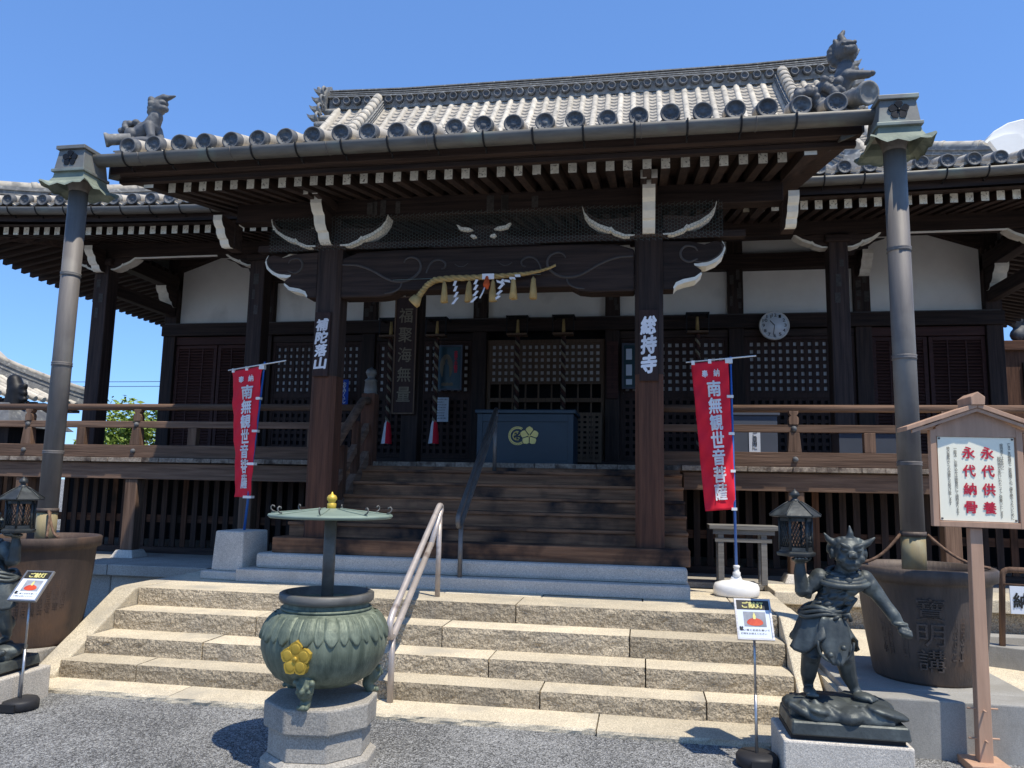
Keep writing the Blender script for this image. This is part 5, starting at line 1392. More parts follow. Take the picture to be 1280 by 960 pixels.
# ================================================================ demon lantern bearers
def lean_x(z, x=0):
    k = min(1, max(0, (x - .13) / .08)) if z > .4 else 0; k = max(k, min(1, max(0, (-x - .15) / .04)) if z > .6 else 0)
    z = z + (.9 - z) * k * k * (3 - 2 * k)
    t = min(1, max(0, (z - .56) / .20)); t = t * t * (3 - 2 * t)
    return -.066 * (1 - t) + .02 * t
def demon_parts():
    """local metres, origin at the middle of the bronze plate, facing -y; lantern on the -x side"""
    b = B()
    V = lambda x, y, z: Vector((x, y, z))
    # legs
    limb(b, [V(-.055, .0, .49), V(-.092, -.045, .36), V(-.105, -.01, .245), V(-.105, .012, .185), V(-.102, .0, .158)], [.066, .056, .045, .030, .027])
    ball(b, V(-.092, -.055, .345), (.044, .044, .045), 7); ball(b, V(-.105, .02, .26), (.038, .044, .055), 7)
    ball(b, V(-.105, -.035, .152), (.036, .075, .026), 8)
    for i in range(4): ball(b, V(-.128 + .017 * i, -.105 + .006 * abs(i - 1.5), .146), .0115, 5)
    limb(b, [V(.05, .0, .49), V(.085, -.04, .37), V(.115, .0, .25), V(.145, .012, .18), V(.16, .0, .15)], [.068, .058, .046, .031, .028])
    ball(b, V(.088, -.058, .355), (.044, .044, .045), 7); ball(b, V(.120, .02, .265), (.038, .044, .055), 7)
    ball(b, V(.185, -.035, .140), (.055, .065, .026), 8, Matrix.Rotation(.7, 3, 'Z'))
    for i in range(4): ball(b, V(.21 + .014 * i, -.095 + .018 * i, .132), .0115, 5)
    # trunk
    ball(b, V(-.01, .0, .53), (.095, .08, .09), 9); ball(b, V(-.012, -.018, .60), (.086, .08, .085), 9)
    ball(b, V(.0, -.012, .68), (.105, .082, .085), 9); ball(b, V(.012, -.005, .755), (.125, .082, .07), 9)
    for s_ in (-1, 1):
        ball(b, V(.012 + s_ * .055, -.066, .742), (.055, .035, .04), 7)
        for k in range(3): ball(b, V(-.004 + s_ * .027, -.088 + .004 * k, .685 - .042 * k), (.026, .018, .019), 6)
        for k in range(3): ball(b, V(.0 + s_ * .078, -.058, .70 - .028 * k), (.022, .022, .011), 6)
    for s_ in (-1, 1):
        limb(b, [V(.012 + s_ * .02, -.092, .718), V(.012 + s_ * .06, -.085, .712), V(.012 + s_ * .105, -.06, .725)], [.012, .014, .010], 7)   # breast line
        limb(b, [V(.02 + s_ * .03, -.075, .80), V(.02 + s_ * .075, -.06, .805)], [.012, .014], 7)
        limb(b, [V(.012 + s_ * .10, -.03, .66), V(.0 + s_ * .095, -.05, .60)], [.018, .022], 7)                                          # flanks
    ball(b, V(-.008, -.098, .592), (.045, .022, .035), 7); ball(b, V(-.008, -.118, .585), .008, 5)
    for kx, kz in ((-.088, .345), (.08, .352)):
        for j in range(3): ball(b, V(kx, -.10 + .012 * abs(j - 1), kz - .018 + .018 * j), (.026, .012, .008), 6)
    # neck, head
    limb(b, [V(.02, -.01, .79), V(.035, -.03, .86)], [.06, .055])
    ball(b, V(.045, -.045, .925), (.084, .085, .088), 10); ball(b, V(.045, -.08, .875), (.062, .05, .045), 8)
    ball(b, V(.045, -.128, .918), (.026, .024, .018), 7)                    # nose
    for s_ in (-1, 1):
        ball(b, V(.045 + s_ * .016, -.137, .908), .011, 5)
        ball(b, V(.045 + s_ * .036, -.118, .945), (.024, .018, .014), 6)   # eye
        ball(b, V(.045 + s_ * .038, -.122, .968), (.034, .018, .013), 6, Matrix.Rotation(-s_ * .45, 3, 'Y'))   # brow
        ball(b, V(.045 + s_ * .05, -.10, .895), (.028, .022, .024), 6)     # cheek
        ball(b, V(.045 + s_ * .093, -.03, .92), (.014, .026, .036), 6)     # ear
        ball(b, V(.045 + s_ * .014, -.126, .865), (.010, .008, .016), 5)   # fang
    ball(b, V(.045, -.118, .872), (.042, .018, .014), 6); ball(b, V(.045, -.108, .845), (.035, .024, .018), 6)
    # horns and tufts
    limb(b, [V(.05, -.05, 1.0), V(.055, -.06, 1.035), V(.052, -.055, 1.075)], [.026, .017, .006])
    limb(b, [V(.115, -.04, .965), V(.155, -.045, .985), V(.188, -.05, 1.012)], [.026, .018, .007])
    limb(b, [V(-.03, -.03, .975), V(-.065, -.035, 1.0), V(-.085, -.04, 1.03)], [.026, .016, .006])
    for k in range(11):
        a = -1.7 + k * .34; ball(b, V(.045 + .085 * math.sin(a), -.02 - .03 * math.cos(a), .965 + .035 * math.cos(a)), (.020, .022, .020), 6)
        ball(b, V(.045 + .085 * math.sin(a), .03, .94 + .05 * math.cos(a)), .024, 6)
    # right arm reaching down and out, clenched fist
    limb(b, [V(.135, -.005, .775), V(.195, -.012, .705), V(.235, -.03, .645), V(.275, -.055, .585), V(.298, -.07, .545)], [.055, .043, .036, .036, .026])
    ball(b, V(.165, -.02, .74), (.046, .044, .05), 7)
    B_ = b
    ball(b, V(.315, -.08, .515), (.033, .030, .034), 8)
    for k in range(4): limb(b, [V(.296 + .015 * k, -.108, .527 - .004 * k), V(.297 + .015 * k, -.116, .505 - .004 * k), V(.299 + .014 * k, -.10, .489 - .003 * k)], [.0095, .010, .009], 7)
    limb(b, [V(.29, -.085, .53), V(.286, -.108, .514), V(.30, -.118, .505)], [.012, .011, .010], 7)
    b.lathe([(.040, -.008), (.046, 0), (.040, .008)], (.298, -.07, .548), 14)
    # left arm raised, palm under the lantern
    limb(b, [V(-.11, .0, .775), V(-.175, -.01, .70), V(-.215, -.02, .705), V(-.225, -.03, .80), V(-.225, -.035, .855)], [.056, .046, .042, .036, .027])
    ball(b, V(-.14, -.01, .745), (.050, .044, .05), 7)
    ball(b, V(-.225, -.04, .878), (.05, .045, .016), 7)
    for k in range(4): limb(b, [V(-.255 + .018 * k, -.07, .878), V(-.262 + .02 * k, -.105, .882), V(-.264 + .02 * k, -.125, .89)], [.0105, .010, .008], 7)
    limb(b, [V(-.195, -.03, .87), V(-.178, -.055, .882), V(-.172, -.072, .89)], [.012, .011, .009], 7)
    me = sculpt_mesh(b, .0058, 1, 'body')
    for v in me.vertices: v.co.x += lean_x(v.co.z, v.co.x)
    return me
def demon_clothes():
    b = B(); V = lambda x, y, z: Vector((x, y, z))
    # hip cloth: wrinkled skirt shells with a long front apron
    n, m = 40, 12; vs = []; fs = []
    for j in range(m + 1):
        f = j / m
        for i in range(n):
            a = 2 * math.pi * i / n
            low = .215 * (.72 + .22 * math.sin(a * 2 + .6) + .10 * math.sin(a * 5 + 1))
            z = .585 - low * f
            r = .102 + .062 * f + .016 * f * math.sin(a * 7 + 2 * f) + .010 * f * math.sin(a * 13)
            vs.append(V(-.015 + r * 1.12 * math.cos(a), .0 + r * .95 * math.sin(a), z))
    for j in range(m):
        for i in range(n): fs.append((j * n + i, j * n + (i + 1) % n, (j + 1) * n + (i + 1) % n, (j + 1) * n + i))
    b.add(vs, fs, 0, True)
    return b
def demon_details(t):
    V = lambda x, y, z: Vector((x, y, z))
    def put(b, name, **k):
        if name != 'base_plate': b.v = [(p[0] + lean_x(p[2]), p[1], p[2]) for p in b.v]
        me = b.mesh(name, ['bronze'], (0, 0, 0)); o = link(name, me, t)
        if k.get('solid'): md = o.modifiers.new('thickness', 'SOLIDIFY'); md.thickness = k['solid']
        return o
    put(demon_clothes(), 'hip_cloth', solid=.012)
    b = B(); vs = []; n, m = 10, 14                              # oval apron
    for j in range(m + 1):
        f = j / m; hw = .085 * math.sqrt(max(.02, 1 - (2 * f - .85) ** 2 * .75)) if f < .95 else .03
        for i in range(n + 1):
            g = -1 + 2 * i / n
            vs.append(V(.012 + g * hw + .01 * f, -.118 - .055 * f - .018 * (1 - g * g) + .006 * math.sin(g * 8 + f * 5), .575 - .245 * f))
    b.add(vs, [(j * (n + 1) + i, j * (n + 1) + i + 1, (j + 1) * (n + 1) + i + 1, (j + 1) * (n + 1) + i) for j in range(m) for i in range(n)], 0, True)
    put(b, 'apron', solid=.012)
    b = B(); b.tube([V(.012 + .095 * math.cos(a) * (1 - .1 * math.sin(a)), -.185 - .02 * math.sin(a), .455 + .115 * math.sin(a)) for a in [i * math.pi / 10 + math.pi for i in range(11)]], .007, 7)
    for x, z in ((.05, .425), (-.02, .385)): b.lathe([(.002, -.012), (.014, -.008), (.016, .004)], (x, -.196, z), 10, axis='y')
    put(b, 'apron_trim')
    b = B()
    for k in range(3): b.tube([V(-.015 + (.128 - .004 * k) * math.cos(a), .0 + (.112 - .003 * k) * math.sin(a), .575 + .018 * k + .012 * math.sin(a * 3 + k)) for a in [i * math.pi / 14 for i in range(29)]], .013, 7)
    for s_ in (-1, 1): b.tube([V(.06, -.11, .58), V(.06 + .03 * s_, -.135, .585 + .01 * s_), V(.06 + .05 * s_, -.125, .56)], .012, 7)
    put(b, 'waist_sash')
    b = B()                                                     # shawl over the shoulders
    for k in range(4):
        b.tube([V(.018 + (.085 + .017 * k) * math.cos(a), -.012 + (.07 + .012 * k) * math.sin(a), .832 - .016 * k - .035 * (1 - math.sin(a)) * .6) for a in [i * math.pi / 13 for i in range(27)]], .017, 8)
    limb(b, [V(.025, -.095, .775), V(.03, -.108, .755)], [.026, .018])
    put(b, 'shawl')
    # rock and plate
    b = B(); random.seed(4)
    for k in range(26):
        x, y = random.uniform(-.24, .24), random.uniform(-.15, .15)
        ball(b, V(x, y, random.uniform(.05, .085)), (random.uniform(.06, .13), random.uniform(.05, .10), random.uniform(.025, .055)), 7, Matrix.Rotation(random.uniform(-.35, .35), 3, 'Y') @ Matrix.Rotation(random.uniform(0, 3), 3, 'Z'))
    for k in range(7):
        x = -.24 + .062 * k; limb(b, [V(x - .05, -.14, .10 + .02 * math.sin(k)), V(x, -.175, .075), V(x + .05, -.185, .05), V(x + .09, -.19, .04)], [.02, .024, .022, .016], 8)
    for k in range(16):                                        # ledges
        x, y, z = random.uniform(-.20, .20), random.uniform(-.13, .12), random.uniform(.05, .115)
        rm = Matrix.Rotation(random.uniform(-.5, .5), 3, 'Z') @ Matrix.Rotation(random.uniform(-.16, .16), 3, 'Y')
        hx_, hy_, hz_ = random.uniform(.06, .12), random.uniform(.03, .07), random.uniform(.008, .016)
        cs = [rm @ Vector((sx * hx_, sy * hy_, sz * hz_)) + Vector((x, y, z)) for sz in (-1, 1) for sx, sy in ((-1, -1), (1, -1), (1, 1), (-1, 1))]
        b.hexa(cs[:4], cs[4:])
    ball(b, V(-.09, -.03, .095), (.13, .12, .045), 8); ball(b, V(.14, -.02, .085), (.13, .12, .045), 8); ball(b, V(0, .05, .08), (.25, .13, .05), 8)
    me = sculpt_mesh(b, .008, 1, 'rock'); link('rock', me, t)
    b = B(); b.hexa([(-.31, -.225, -.035), (.31, -.225, -.035), (.31, .2, -.035), (-.31, .2, -.035)], [(-.30, -.215, .035), (.30, -.215, .035), (.30, .19, .035), (-.30, .19, .035)])
    o = put(b, 'base_plate')
    md = o.modifiers.new('bevel', 'BEVEL'); md.width = .008
dbody = demon_parts()
st = thing('demon_statue', (2.748, 5.005, .274), 'dark bronze horned demon statue on a rock beside the notice board', 'statue', 'bronze demon lantern bearers')
st.scale = (1.03, 1.03, 1.05)
link('body', dbody, st); demon_details(st)
def copy_tree(o, parent=None):
    c = o.copy(); COL.objects.link(c); c.parent = parent
    for ch in list(o.children): copy_tree(ch, c)
    return c
st2 = copy_tree(st); st2.location = (-3.07, 5.02, .285); st2.scale = (-1, 1, 1.02)
st2['label'] = 'dark bronze demon statue cut by the frame edge, beside the rusty tub'
# stone pedestals
p1 = B().box(2.383, 3.078, 4.77, 5.225, -.02, .2095).build('stone_pedestal', 'granite', bev=.012, org=(2.7, 4.85, 0))
tag(p1, 'pale granite pedestal under the demon statue next to the notice board', 'pedestal', 'granite statue pedestals')
b = B(); b.box(2.43, 3.04, 4.80, 5.20, .2095, .238); pp1 = b.build('pad', 'black_iron', p1)
p2 = B().box(-3.45, -2.72, 4.80, 5.28, -.02, .225).build('stone_pedestal', 'granite', bev=.012, org=(-3.1, 5.04, 0))
tag(p2, 'pale granite pedestal at the frame edge beside the left sign stand', 'pedestal', 'granite statue pedestals')
b = B(); b.box(-3.38, -2.79, 4.84, 5.24, .225, .252); b.build('pad', 'black_iron', p2)
# ---- hexagonal bronze lanterns
def lantern(loc, label):
    t = thing('bronze_lantern', loc, label, 'lantern', 'bronze hexagonal lanterns')
    def put(b, name, mt='lantern', par=None, fix=True): return link(name, b.mesh(name, [mt], (0, 0, 0), fix), par or t)
    hx = lambda r, z: [(r * math.cos(R(60 * k)), r * math.sin(R(60 * k)), z) for k in range(6)]
    def ring(prof, sm=False): b = B(); b.lathe(prof, (0, 0, 0), 6, 0, sm); return b
    put(ring([(.02, 0), (.115, 0), (.12, .012), (.12, .02), (.105, .026), (.105, .036), (.02, .036)]), 'tray')
    for k in range(6):
        a = R(60 * k); b = B(); b.tube([(.098 * math.cos(a), .098 * math.sin(a), .034), (.098 * math.cos(a), .098 * math.sin(a), .225)], .009, 6); put(b, 'corner_post')
        a0, a1 = R(60 * k), R(60 * (k + 1)); p0 = Vector((.094 * math.cos(a0), .094 * math.sin(a0), 0)); p1 = Vector((.094 * math.cos(a1), .094 * math.sin(a1), 0))
        for z0, z1 in ((.205, .225), (.034, .052)):
            b = B(); n_ = (p0 + p1).normalized() * .006
            b.hexa([p0 - n_ + Vector((0, 0, z0)), p0 + n_ + Vector((0, 0, z0)), p1 + n_ + Vector((0, 0, z0)), p1 - n_ + Vector((0, 0, z0))], [p0 - n_ + Vector((0, 0, z1)), p0 + n_ + Vector((0, 0, z1)), p1 + n_ + Vector((0, 0, z1)), p1 - n_ + Vector((0, 0, z1))])
            pn = put(b, 'panel_rail')
        b = B()
        for d in range(-4, 6):                                   # diagonal grille
            for sg_ in (1, -1):
                s0 = d / 5.0; z0, z1 = .052, .205; s1 = s0 + sg_ * .75
                q0, q1, za, zb = s0, s1, z0, z1
                if sg_ < 0: q0, q1 = s0 + .0, s0 - .75
                def clip(q, z, q_, z_):
                    if q < 0: t_ = (0 - q) / (q_ - q); return 0, z + (z_ - z) * t_
                    if q > 1: t_ = (1 - q) / (q_ - q); return 1, z + (z_ - z) * t_
                    return q, z
                if max(q0, q1) <= 0 or min(q0, q1) >= 1: continue
                A = clip(q0, za, q1, zb); C_ = clip(q1, zb, q0, za)
                b.tube([p0.lerp(p1, A[0]) + Vector((0, 0, A[1])), p0.lerp(p1, C_[0]) + Vector((0, 0, C_[1]))], .0026, 4)
        put(b, 'grille', 'lantern', pn, False)
    put(ring([(.09, .225), (.112, .228), (.158, .232), (.160, .240), (.12, .268), (.075, .298), (.04, .318), (.03, .325), (.02, .326)]), 'roof')
    for k in range(6):
        a = R(60 * k); b = B(); b.tube([(r * math.cos(a), r * math.sin(a), z) for r, z in ((.16, .243), (.12, .271), (.075, .301), (.035, .323))], .005, 5); put(b, 'roof_rib')
    b = B(); b.lathe([(.032, .32), (.026, .332), (.016, .338), (.018, .346), (.030, .356), (.031, .366), (.022, .38), (.008, .388), (.003, .397)], (0, 0, 0), 16); put(b, 'finial')
    t.scale = (.95, .95, 1.01)
    return t
lantern((2.517, 4.965, 1.217), 'dark bronze hexagonal lantern held up by the demon statue near the notice board')
lantern((-2.845, 4.98, 1.20), 'dark bronze hexagonal lantern in front of the left downpipe')
# ================================================================ things hung on and standing in the hall
# ---- name boards on the porch posts
def nameboard(u, z0, z1, chars, zc0, zc1, label, w_=.085, cw=.062):
    t = thing('name_board', (u, 7.46, z0), label, 'name board', 'name boards on the porch posts')
    bo = B().box(u - w_, u + w_, 7.435, 7.463, z0, z1).build('board', 'plate', t, bev=.004)
    b = B(); n = len(chars); h_ = (zc1 - zc0) / n
    for i, ch in enumerate(chars):
        z = zc1 - h_ * i
        def fn(s, k, z=z): return (u + (s - .5) * 2 * cw + (k - .5) * .012, 7.4315, z - h_ * .95 + h_ * .9 * k + (s - .5) * .012)
        letter('character', ch, fn, 'cloth_white', bo, .05)
nameboard(-1.69, 2.69, 3.37, '補陀落山', 2.76, 3.30, 'dark name board with four white characters on the left porch post')
nameboard(1.665, 2.63, 3.33, '総持寺', 2.70, 3.27, 'dark name board with three white characters on the right porch post', .09, .07)
# ---- long plaque on the inner pillar
t = thing('long_plaque', (-1.78, 10.62, 2.6), 'tall dark plaque with faded gold characters hung on an inner pillar', 'plaque')
lean = lambda z: 10.655 - .12 * (z - 2.6) / 1.7
b = B(); b.hexa([(-1.965, 10.62, 2.60), (-1.635, 10.62, 2.60), (-1.635, 10.66, 2.60), (-1.965, 10.66, 2.60)], [(-1.925, 10.48, 4.30), (-1.60, 10.48, 4.30), (-1.60, 10.52, 4.30), (-1.925, 10.52, 4.30)])
bo = b.build('board', 'plate', t, bev=.004)
def pf(x, z, off=.004): k = (z - 2.6) / 1.7; return (x + .038 * k, 10.62 - .14 * k - off, z)
for x0, x1, z0, z1 in ((-1.967, -1.947, 2.6, 4.3), (-1.653, -1.633, 2.6, 4.3), (-1.947, -1.653, 2.6, 2.62), (-1.947, -1.653, 4.28, 4.3)):
    b = B(); b.hexa([pf(x0, z0, .012), pf(x1, z0, .012), pf(x1, z0, .001), pf(x0, z0, .001)], [pf(x0, z1, .012), pf(x1, z1, .012), pf(x1, z1, .001), pf(x0, z1, .001)]); b.build('frame_strip', 'lattice_tan', bo)
b = B()
for i, ch in enumerate('福聚海無量'):
    zt = 4.14 - i * .285; letter('character', ch, lambda s, k: pf(-1.905 + .2 * s + .01 * k, zt - .22 + .21 * k, .005), 'gold_ink', bo, .012)
# ---- bell ropes
def bell_rope(u, ztop, zend, label, y=12.3):
    t = thing('bell_rope', (u, y, zend), label, 'bell rope', 'bell ropes hanging from the lintel')
    b = B()
    for x in (-.17, .17):
        b.box(u + x - .009, u + x + .009, y - .11, y - .09, 4.06, 4.37); b.box(u + x - .012, u + x + .012, y - .11, y + .22, 4.36, 4.385)
    b.box(u - .17, u + .17, y - .112, y - .088, 4.355, 4.383); b.box(u - .17, u + .17, y + .02, y + .04, 4.355, 4.383)
    b.build('iron_frame', 'black_iron', t)
    B().box(u - .165, u + .165, y - .135, y + .05, 4.05, 4.085).build('rope_tray', 'lattice_tan', t, bev=.004)
    B().tube([(u, y, 4.33), (u, y, 4.05)], [.02, .035], 10).build('rope_head', 'straw', t)
    for k, mt in enumerate(('straw', 'red_cloth', 'lattice')):
        b = B(); n = int((4.06 - zend) * 60)
        b.tube([(u + .021 * math.cos(i * .58 + k * 2.094) - .05 * (1 - i / n) * 0, y + .021 * math.sin(i * .58 + k * 2.094), 4.06 - (4.06 - zend) * i / n) for i in range(n + 1)], .0225, 7)
        b.build('rope_strand', {'straw': 'rope_pale', 'red_cloth': 'plate', 'lattice': 'red_wood'}[mt], t, fix=False)
    if zend > 2.1:
        n = 12
        for s_, mt in ((-1, 'cloth_white'), (1, 'red_cloth')):
            b = B(); prof = [(.03, zend + .06), (.05, zend), (.075, zend - .18), (.088, zend - .33)]
            vs = []
            for r_, z in prof:
                for q in range(n + 1):
                    a = -math.pi / 2 + (math.pi * q / n) * s_; rr = r_ * (1 + .06 * math.sin(q * 5.3 + z * 30)); vs.append((u + rr * math.cos(a), y + rr * math.sin(a), z))
            b.add(vs, [(i * (n + 1) + q, i * (n + 1) + q + 1, (i + 1) * (n + 1) + q + 1, (i + 1) * (n + 1) + q) for i in range(3) for q in range(n)], 0, True)
            b.build('tassel_half', mt, t, fix=False)
    return t
bell_rope(-2.60, 4.33, 2.59, 'bell rope with red and white tassel behind the long plaque')
bell_rope(-1.79, 4.33, 2.60, 'bell rope with red and white tassel in front of the framed picture')
bell_rope(-.42, 4.33, 2.05, 'bell rope hanging behind the offering box, the one nearer the framed picture')
bell_rope(.34, 4.33, 2.05, 'bell rope hanging behind the offering box, the one nearer the right porch post')
bell_rope(2.47, 4.33, 2.05, 'bell rope hanging behind the red banner right of the porch')
# ---- offering box
t = thing('offering_box', (.09, 10.1, ZF), 'dark blue offering box with gold flower and wreath crest', 'offering box')
bo = B().box(-.545, .725, 9.92, 10.6, ZF, 2.545).build('box_body', 'teal', t, bev=.008)
B().box(-.575, .755, 9.89, 10.63, 2.545, 2.60).build('box_top_rim', 'teal', t, bev=.01)
for x0, x1, z0, z1 in ((-.545, -.475, 1.875, 2.54), (.655, .725, 1.875, 2.54), (-.475, .655, 2.44, 2.54), (-.475, .655, 1.875, 1.93)):
    B().box(x0, x1, 9.905, 9.92, z0, z1).build('frame_strip', 'teal', bo, bev=.003)
for i in range(11):
    x = -.47 + 1.12 * i / 10; B().box(x - .03, x + .03, 9.96, 10.56, 2.56, 2.606).build('grate_bar', 'teal', bo)
b = B(); petal_flower(b, (.152, 2.255), .122, 9.915, dy=.010); b.build('flower_crest', 'gold_pale', bo)
b = B()
for k in range(22):
    a = R(60 + 240 * k / 21); r_ = .115
    for rr, da in ((.115, 0), (.098, .05)):
        c = (-.005 + rr * math.cos(a + da), 2.255 + rr * math.sin(a + da)); d_ = a + 1.2
        b.add([(c[0] + .021 * math.cos(d_), 9.913, c[1] + .021 * math.sin(d_)), (c[0] + .007 * math.cos(d_ + 1.57), 9.913, c[1] + .007 * math.sin(d_ + 1.57)), (c[0] - .015 * math.cos(d_), 9.913, c[1] - .015 * math.sin(d_)), (c[0] - .007 * math.cos(d_ + 1.57), 9.913, c[1] - .007 * math.sin(d_ + 1.57))], [(0, 1, 2, 3)])
b.tube([(-.01 + .055 * math.cos(R(a)), 9.914, 2.255 + .055 * math.sin(R(a))) for a in range(70, 300, 14)], .008, 5)
for k in range(5): b.tube([(-.01 + .02 * math.cos(k * 1.3), 9.914, 2.255 + .028 * math.sin(k * 1.3)), (-.01 + .045 * math.cos(k * 1.3 + .4), 9.914, 2.255 + .05 * math.sin(k * 1.3 + .4))], .007, 5)
b.build('wreath_crest', 'gold_pale', bo, fix=False)
# ---- clock
t = thing('wall_clock', (3.665, 12.5, 3.97), 'round white wall clock hung on the lintel between lattice doors', 'clock')
c = (3.665, 12.42, 4.198)
ck = B().lathe([(.02, .06), (.225, .06), (.232, .04), (.230, .0), (.215, -.012), (.208, -.004), (.205, .0)], c, 40, axis='y').build('case', 'white_plastic', t)
B().lathe([(.001, -.001), (.206, -.001), (.206, .004)], c, 40, axis='y').build('dial', 'glass', t)
b = B()
for k in range(1, 13):
    a = R(90 - 30 * k); x, z = c[0] + .165 * math.cos(a), c[2] + .165 * math.sin(a)
    text(b, str(k), rect_fn(x - .018 * len(str(k)), x + .018 * len(str(k)), z - .025, z + .025, c[1] - .003), 0, .01, False)
b.build('numerals', 'ink', t, fix=False)
for ln, w_, a in ((.10, .012, R(90 + 42)), (.155, .008, R(90 + 172))):
    dx, dz = math.cos(a), math.sin(a); nx, nz = -dz * w_ / 2, dx * w_ / 2
    b = B(); b.hexa([(c[0] + nx, c[1] - .012, c[2] + nz), (c[0] - nx, c[1] - .012, c[2] - nz), (c[0] - nx, c[1] - .007, c[2] - nz), (c[0] + nx, c[1] - .007, c[2] + nz)], [(c[0] + dx * ln + nx, c[1] - .012, c[2] + dz * ln + nz), (c[0] + dx * ln - nx, c[1] - .012, c[2] + dz * ln - nz), (c[0] + dx * ln - nx, c[1] - .007, c[2] + dz * ln - nz), (c[0] + dx * ln + nx, c[1] - .007, c[2] + dz * ln + nz)])
    b.build('clock_hand', 'ink', t)
# ---- framed picture, notices
t = thing('framed_picture', (-1.62, 12.5, 3.18), 'dark framed devotional picture with a red caption hung on lattice doors', 'picture')
b = B(); frame(b, -1.87, -1.39, 3.18, 3.955, 12.48, 12.52, .03); b.build('frame', 'grey_panel', t, bev=.003)
pc = B().box(-1.84, -1.42, 12.495, 12.52, 3.21, 3.925).build('print', 'navy', t)
b = B()
for dx, sc_ in ((0, 1.0),):                                   # generic robed figure with a halo in dull gold
    b.add([(-1.665 + .115 * math.cos(i * .3927), 12.492, 3.58 + .22 * math.sin(i * .3927)) for i in range(16)], [tuple(range(16))], 0)
    b.add([(-1.665 + x, 12.490, 3.42 + z) for x, z in ((-.07, -.1), (.07, -.1), (.05, .1), (.045, .18), (.02, .21), (.022, .27), (0, .30), (-.022, .27), (-.02, .21), (-.045, .18), (-.05, .1))], [tuple(range(11))], 1)
    b.add([(-1.74 + .2 * i / 6, 12.490, 3.30 + .02 * (i % 2)) for i in range(7)] + [(-1.54, 12.490, 3.26), (-1.74, 12.490, 3.26)], [tuple(range(9))], 0)
b.build('printed_figure', ['gold_ink', 'navy'], pc, fix=False)
b = B(); text(b, '本尊千手観音', rect_fn(-1.535, -1.47, 3.48, 3.86, 12.490), 0, .02); b.build('caption', 'red_ink', pc, fix=False)
def notice(u0, u1, z0, z1, y, label, mt='paper_white', lines=8, ink='ink', head=None):
    o = B().box(u0, u1, y, y + .004, z0, z1).build('paper_notice', mt, org=(u0, y, z0)); tag(o, label, 'notice')
    b = B(); rnd = random.Random(u0)
    tx = ['参拝の皆様へお願い', '鐘の緒は静かに', '開門午前六時', '閉門午後五時', '納経所は右手です', '御朱印受付中', '境内禁煙', '総持寺']
    for i in range(lines):
        z = z1 - (i + 1) * (z1 - z0) / (lines + 1)
        L = (u1 - u0) * rnd.uniform(.5, .85); text(b, tx[i % 8], rect_fn(u0 + .015, u0 + .015 + L, z, z + (z1 - z0) / (lines + 1) * .55, y - .002), 0, 0, False)
    b.build('notice_text', ink, o, fix=False, kind='stuff')
    return o
notice(-1.83, -1.605, 2.65, 3.06, 12.49, 'white notice sheet taped to the lattice below the framed picture')
o = B().box(-3.50, -3.36, 12.42, 12.424, 2.90, 3.36).build('blue_flag', 'blue_cloth', org=(-3.5, 12.42, 2.9)); tag(o, 'small blue cloth strip with white characters behind the left porch post', 'flag')
b = B(); text(b, 'おみくじ', rect_fn(-3.46, -3.40, 2.95, 3.32, 12.417), 0, .02); b.build('flag_lettering', 'cloth_white', o, fix=False)
# tall wooden tablet on the wall pillar, small glazed panel next to the post
t = thing('wooden_tablet', (1.12, 12.55, 2.9), 'narrow reddish wooden tablet hung on a wall pillar by the right porch post', 'tablet')
B().box(1.03, 1.215, 12.54, 12.575, 3.05, 4.0).build('tablet_board', 'red_wood', t, bev=.004)
b = B(); text(b, '本堂', rect_fn(1.09, 1.155, 3.78, 3.93, 12.537), 0, .02); text(b, '西国二十二番', rect_fn(1.10, 1.145, 3.2, 3.7, 12.537), 0, .0); b.build('tablet_lettering', 'plate', t, fix=False)
t = thing('glazed_notice_case', (1.42, 12.5, 3.1), 'glazed notice case half hidden by the right porch post', 'notice case')
b = B(); frame(b, 1.28, 1.75, 3.2, 3.95, 12.48, 12.52, .03); b.build('frame', 'grey_panel', t)
B().box(1.31, 1.72, 12.50, 12.52, 3.23, 3.92).build('back_board', 'navy', t)
for z0, z1 in ((3.68, 3.86), (3.42, 3.60), (3.27, 3.36)): B().box(1.345, 1.44, 12.492, 12.498, z0, z1).build('pinned_paper', 'paper_white', t)
# grey cabinet with notice on the veranda
t = thing('grey_cabinet', (2.95, 9.6, ZF), 'grey cabinet with a pale notice standing behind the right railing', 'cabinet')
B().box(2.60, 3.19, 9.55, 9.95, ZF + .002, 2.50).build('cabinet_body', 'grey_panel', t, bev=.006)
B().box(2.57, 3.22, 9.53, 9.97, 2.50, 2.53).build('cabinet_top', 'grey_panel', t, bev=.004)
o = B().box(2.86, 2.99, 9.541, 9.546, 2.05, 2.33).build('label_sheet', 'paper_white', t)
b = B(); text(b, 'ご自由に', rect_fn(2.90, 2.955, 2.09, 2.30, 9.539), 0, .01); b.build('label_text', 'ink', t, fix=False)
t = thing('grey_cabinet', (4.3, 9.6, ZF), 'low grey box behind the railing beside the right downpipe', 'cabinet')
B().box(3.88, 4.75, 9.55, 9.9, ZF + .002, 2.30).build('cabinet_body', 'grey_panel', t, bev=.006)
B().box(3.86, 4.77, 9.53, 9.92, 2.30, 2.325).build('cabinet_top', 'grey_panel', t, bev=.004)
